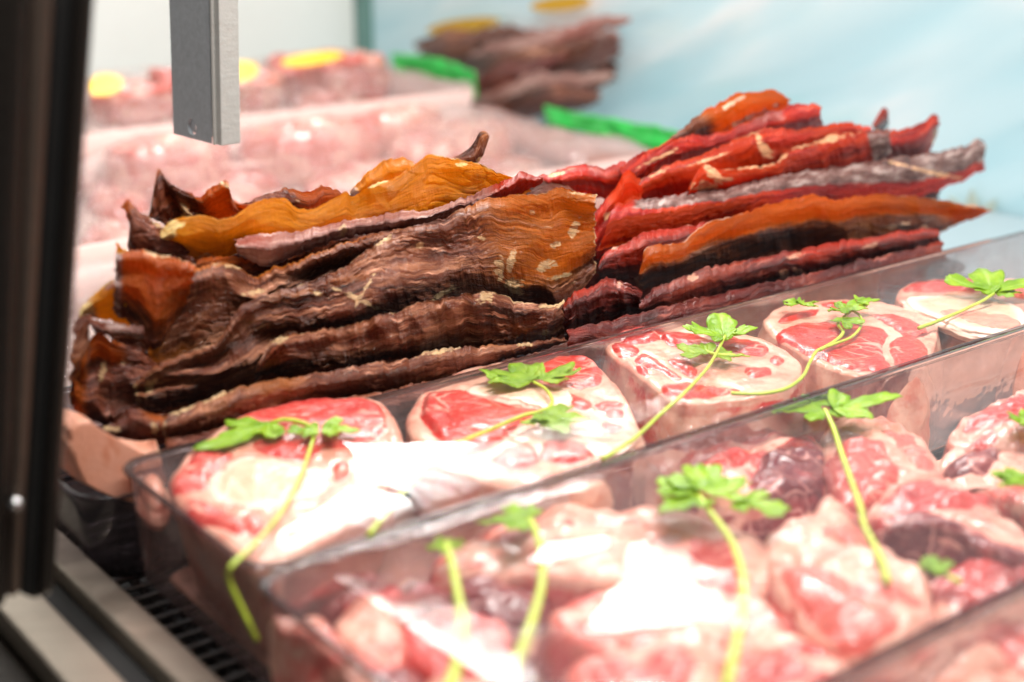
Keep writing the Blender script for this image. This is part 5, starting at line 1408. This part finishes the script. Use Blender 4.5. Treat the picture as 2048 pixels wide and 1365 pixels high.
YEL = simple('yellow_tag_card', (0.86, 0.50, 0.002), 0.4, 0.05)
for lb, cx, cy, rx, ry, dep in (('round yellow tag beside the dark post on the back row', 208, 170, 38, 21, 1.34), ('yellow tag sticking out beside the hanging bracket', 480, 143, 36, 20, 1.35), ('long yellow tag on the terracotta joint', 625, 118, 62, 12, 1.38)):
    E_ = ell(cx, cy, rx, ry, -8, 28)
    P = np.array([plane_hit(np.array(x), np.array(y), D2, np.array(dep - 0.0009 * (y - cy))) for x, y in E_])
    V = np.concatenate([P, P + D2 * 0.0015]); n = len(E_)
    Fc = [tuple(range(n)), tuple(range(n, 2 * n))[::-1]] + [(i, n + i, n + (i + 1) % n, (i + 1) % n) for i in range(n)]
    o = build('price_tag', V, Fc, YEL, smooth=False)
    tag(o, lb, 'tag', 'yellow tags on the back row')

GREEN = simple('green_plastic_grass', (0.02, 0.42, 0.06), 0.35, 0.25, 60.0)


def divider(label, top, bot, s, seed):
    na, nb = 60, 8
    T = curve(top, na); B = curve(bot, na)
    T[:, 1] += 5 * fbm(np.arange(na) * 0.9, seed, 0, 2)
    v = np.linspace(0, 1, nb)
    V_, U_ = np.meshgrid(v, np.linspace(0, 1, na))
    PX = T[:, None, 0] * (1 - V_) + B[:, None, 0] * V_
    PY = T[:, None, 1] * (1 - V_) + B[:, None, 1] * V_
    P = plane_hit(PX, PY, D1, s + 0.004 * fbm(U_ * 9, V_ * 2, seed, 3) + 0.006 * (1 - V_))
    o = build('green_divider', P.reshape(-1, 3), grid_faces(na, nb), GREEN)
    m = o.modifiers.new('thickness', 'SOLIDIFY'); m.thickness = 0.002
    tag(o, label, 'divider', 'green plastic dividers')


divider('green plastic divider next to the corner post', [(785, 108), (830, 112), (880, 118), (920, 132), (950, 145)], [(790, 150), (840, 165), (880, 180), (920, 190), (955, 198)], 0.98, 1.0)
divider('green divider reflection modelled behind the right pile, below the blue panel', [(1090, 212), (1150, 226), (1220, 238), (1290, 250), (1350, 262), (1400, 280)], [(1095, 250), (1150, 262), (1220, 278), (1290, 296), (1350, 312), (1400, 330)], 0.93, 5.0)  # this strip stands in for a divider's mirror image
# strips modelled in place of the jerky's reflection in the end panel
FG = 'modelled reflection strips against the blue panel'
FARD = [  # label, x from, x to, y from, y to, half height, material
        ('dark brown modelled reflection strip lowest against the blue panel', 960, 1200, 225, 190, 26, DARK), ('pinkish modelled reflection strip second from the bottom of the far pile', 950, 1230, 200, 150, 22, MAUVE),
        ('maroon modelled reflection strip in the middle of the far pile', 935, 1130, 178, 120, 24, MAROON), ('brown modelled reflection strip leaning above the maroon one', 960, 1190, 148, 92, 26, BROWN), ('pale mauve modelled reflection strip high on the far pile', 940, 1260, 118, 40, 20, MAUVE),
        ('dark modelled reflection strip under the amber tag reflection', 840, 1060, 108, 66, 22, DARK), ('rust modelled reflection strip facing the viewer beside the green divider', 830, 960, 92, 70, 16, ORANGE), ('broad dull mauve reflection sheet behind the far strips', 860, 1240, 175, 85, 60, MAUVE), ('broad brown reflection sheet low behind the far strips', 900, 1230, 215, 150, 55, DARK), ('short dark reflection strip poking up at the top of the far pile', 1050, 1230, 62, 14, 18, BROWN)]
for i, (lb, xa, xb, ya, yb, hh, mt) in enumerate(FARD):
    xs_ = np.linspace(xa, xb, 6)
    ys_ = np.linspace(ya, yb, 6) + 6 * np.sin(np.arange(6) * 1.7 + i)
    hw = hh * np.array([0.35, 0.9, 1.1, 1.0, 0.8, 0.3])
    jerky(lb, FG, mt, list(zip(xs_, ys_ - hw)), list(zip(xs_, ys_ + hw)), 0.985 + 0.008 * i, plane='s', fold=0.006, seed=160 + i * 3.3, res=0.35, rag=6)
for lb, E_, s in (('amber tag reflection modelled above the far strips', ell(925, 52, 72, 14, -8, 24), 1.035), ('mustard tag reflection modelled at the top frame edge above the far strips', ell(1120, 8, 60, 14, -6, 24), 1.038)):  # yellow mirror images in the panel, modelled as cards
    P = np.array([plane_hit(np.array(x), np.array(y), D1, np.array(s)) for x, y in E_])
    V = np.concatenate([P, P + D1 * 0.0015]); n = len(E_)
    Fc = [tuple(range(n)), tuple(range(n, 2 * n))[::-1]] + [(i, n + i, n + (i + 1) % n, (i + 1) % n) for i in range(n)]
    o = build('price_tag', V, Fc, simple('mustard_reflection', (0.62, 0.36, 0.01), 0.5, 0.05), smooth=False)
    tag(o, lb, 'tag', 'modelled tag reflections over the far pile')

# ------------------------------------------------------------------ light
W = bpy.data.worlds.new('World'); SC.world = W; W.use_nodes = True
bg = W.node_tree.nodes['Background']
bg.inputs[0].default_value = (1.0, 0.97, 0.94, 1); bg.inputs[1].default_value = 0.09


def area(name, loc, target, sx, sy, power, color=(1, 1, 1)):
    L = bpy.data.lights.new(name, 'AREA'); L.shape = 'RECTANGLE'; L.size = sx; L.size_y = sy; L.energy = power; L.color = color
    o = bpy.data.objects.new(name, L); COL.objects.link(o)
    o.location = tuple(loc)
    d = Vector(tuple(np.asarray(target) - np.asarray(loc)))
    o.rotation_euler = d.to_track_quat('-Z', 'Y').to_euler()
    return o


# ceiling lamp of the case behind the piles: only film that leans a little towards the viewer mirrors it
el_, az_ = math.radians(33.5), math.radians(3.5)
lamp = np.array([0.0, 0.5, 0.0]) + 1.9 * np.array([math.sin(az_) * math.cos(el_), math.cos(az_) * math.cos(el_), math.sin(el_)])
area('case_lamp_back', lamp, on_z(1200, 900, 0), 0.76, 0.32, 40, (1.0, 0.97, 0.93))
top = st(0.45, 0.22, 0.76)
area('case_lamp_top', top, st(0.45, 0.48, 0), 0.85, 0.06, 15.5, (1.0, 0.95, 0.90))
area('case_lamp_rear', st(0.7, 1.02, 0.8), st(0.65, 1.25, 0), 0.9, 0.2, 9, (1.0, 0.98, 0.96))

# ------------------------------------------------------------------ camera
cam = bpy.data.cameras.new('camera'); co = bpy.data.objects.new('camera', cam); COL.objects.link(co)
cam.sensor_width = 36.0; cam.lens = 36.0 * F / 2048
co.location = tuple(O); co.rotation_euler = (math.radians(90 - 18.5), 0, 0)
cam.clip_start = 0.01; cam.clip_end = 50
cam.dof.use_dof = True; cam.dof.focus_distance = 0.70; cam.dof.aperture_fstop = 4.8
SC.camera = co

SC.view_settings.view_transform = 'Standard'
SC.view_settings.look = 'None'
SC.view_settings.gamma = 1.0
SC.view_settings.exposure = 0.0
SC.view_settings.use_curve_mapping = False
SC.cycles.use_denoising = True
SC.cycles.max_bounces = 10
SC.cycles.transparent_max_bounces = 24
SC.cycles.sample_clamp_indirect = 8.0
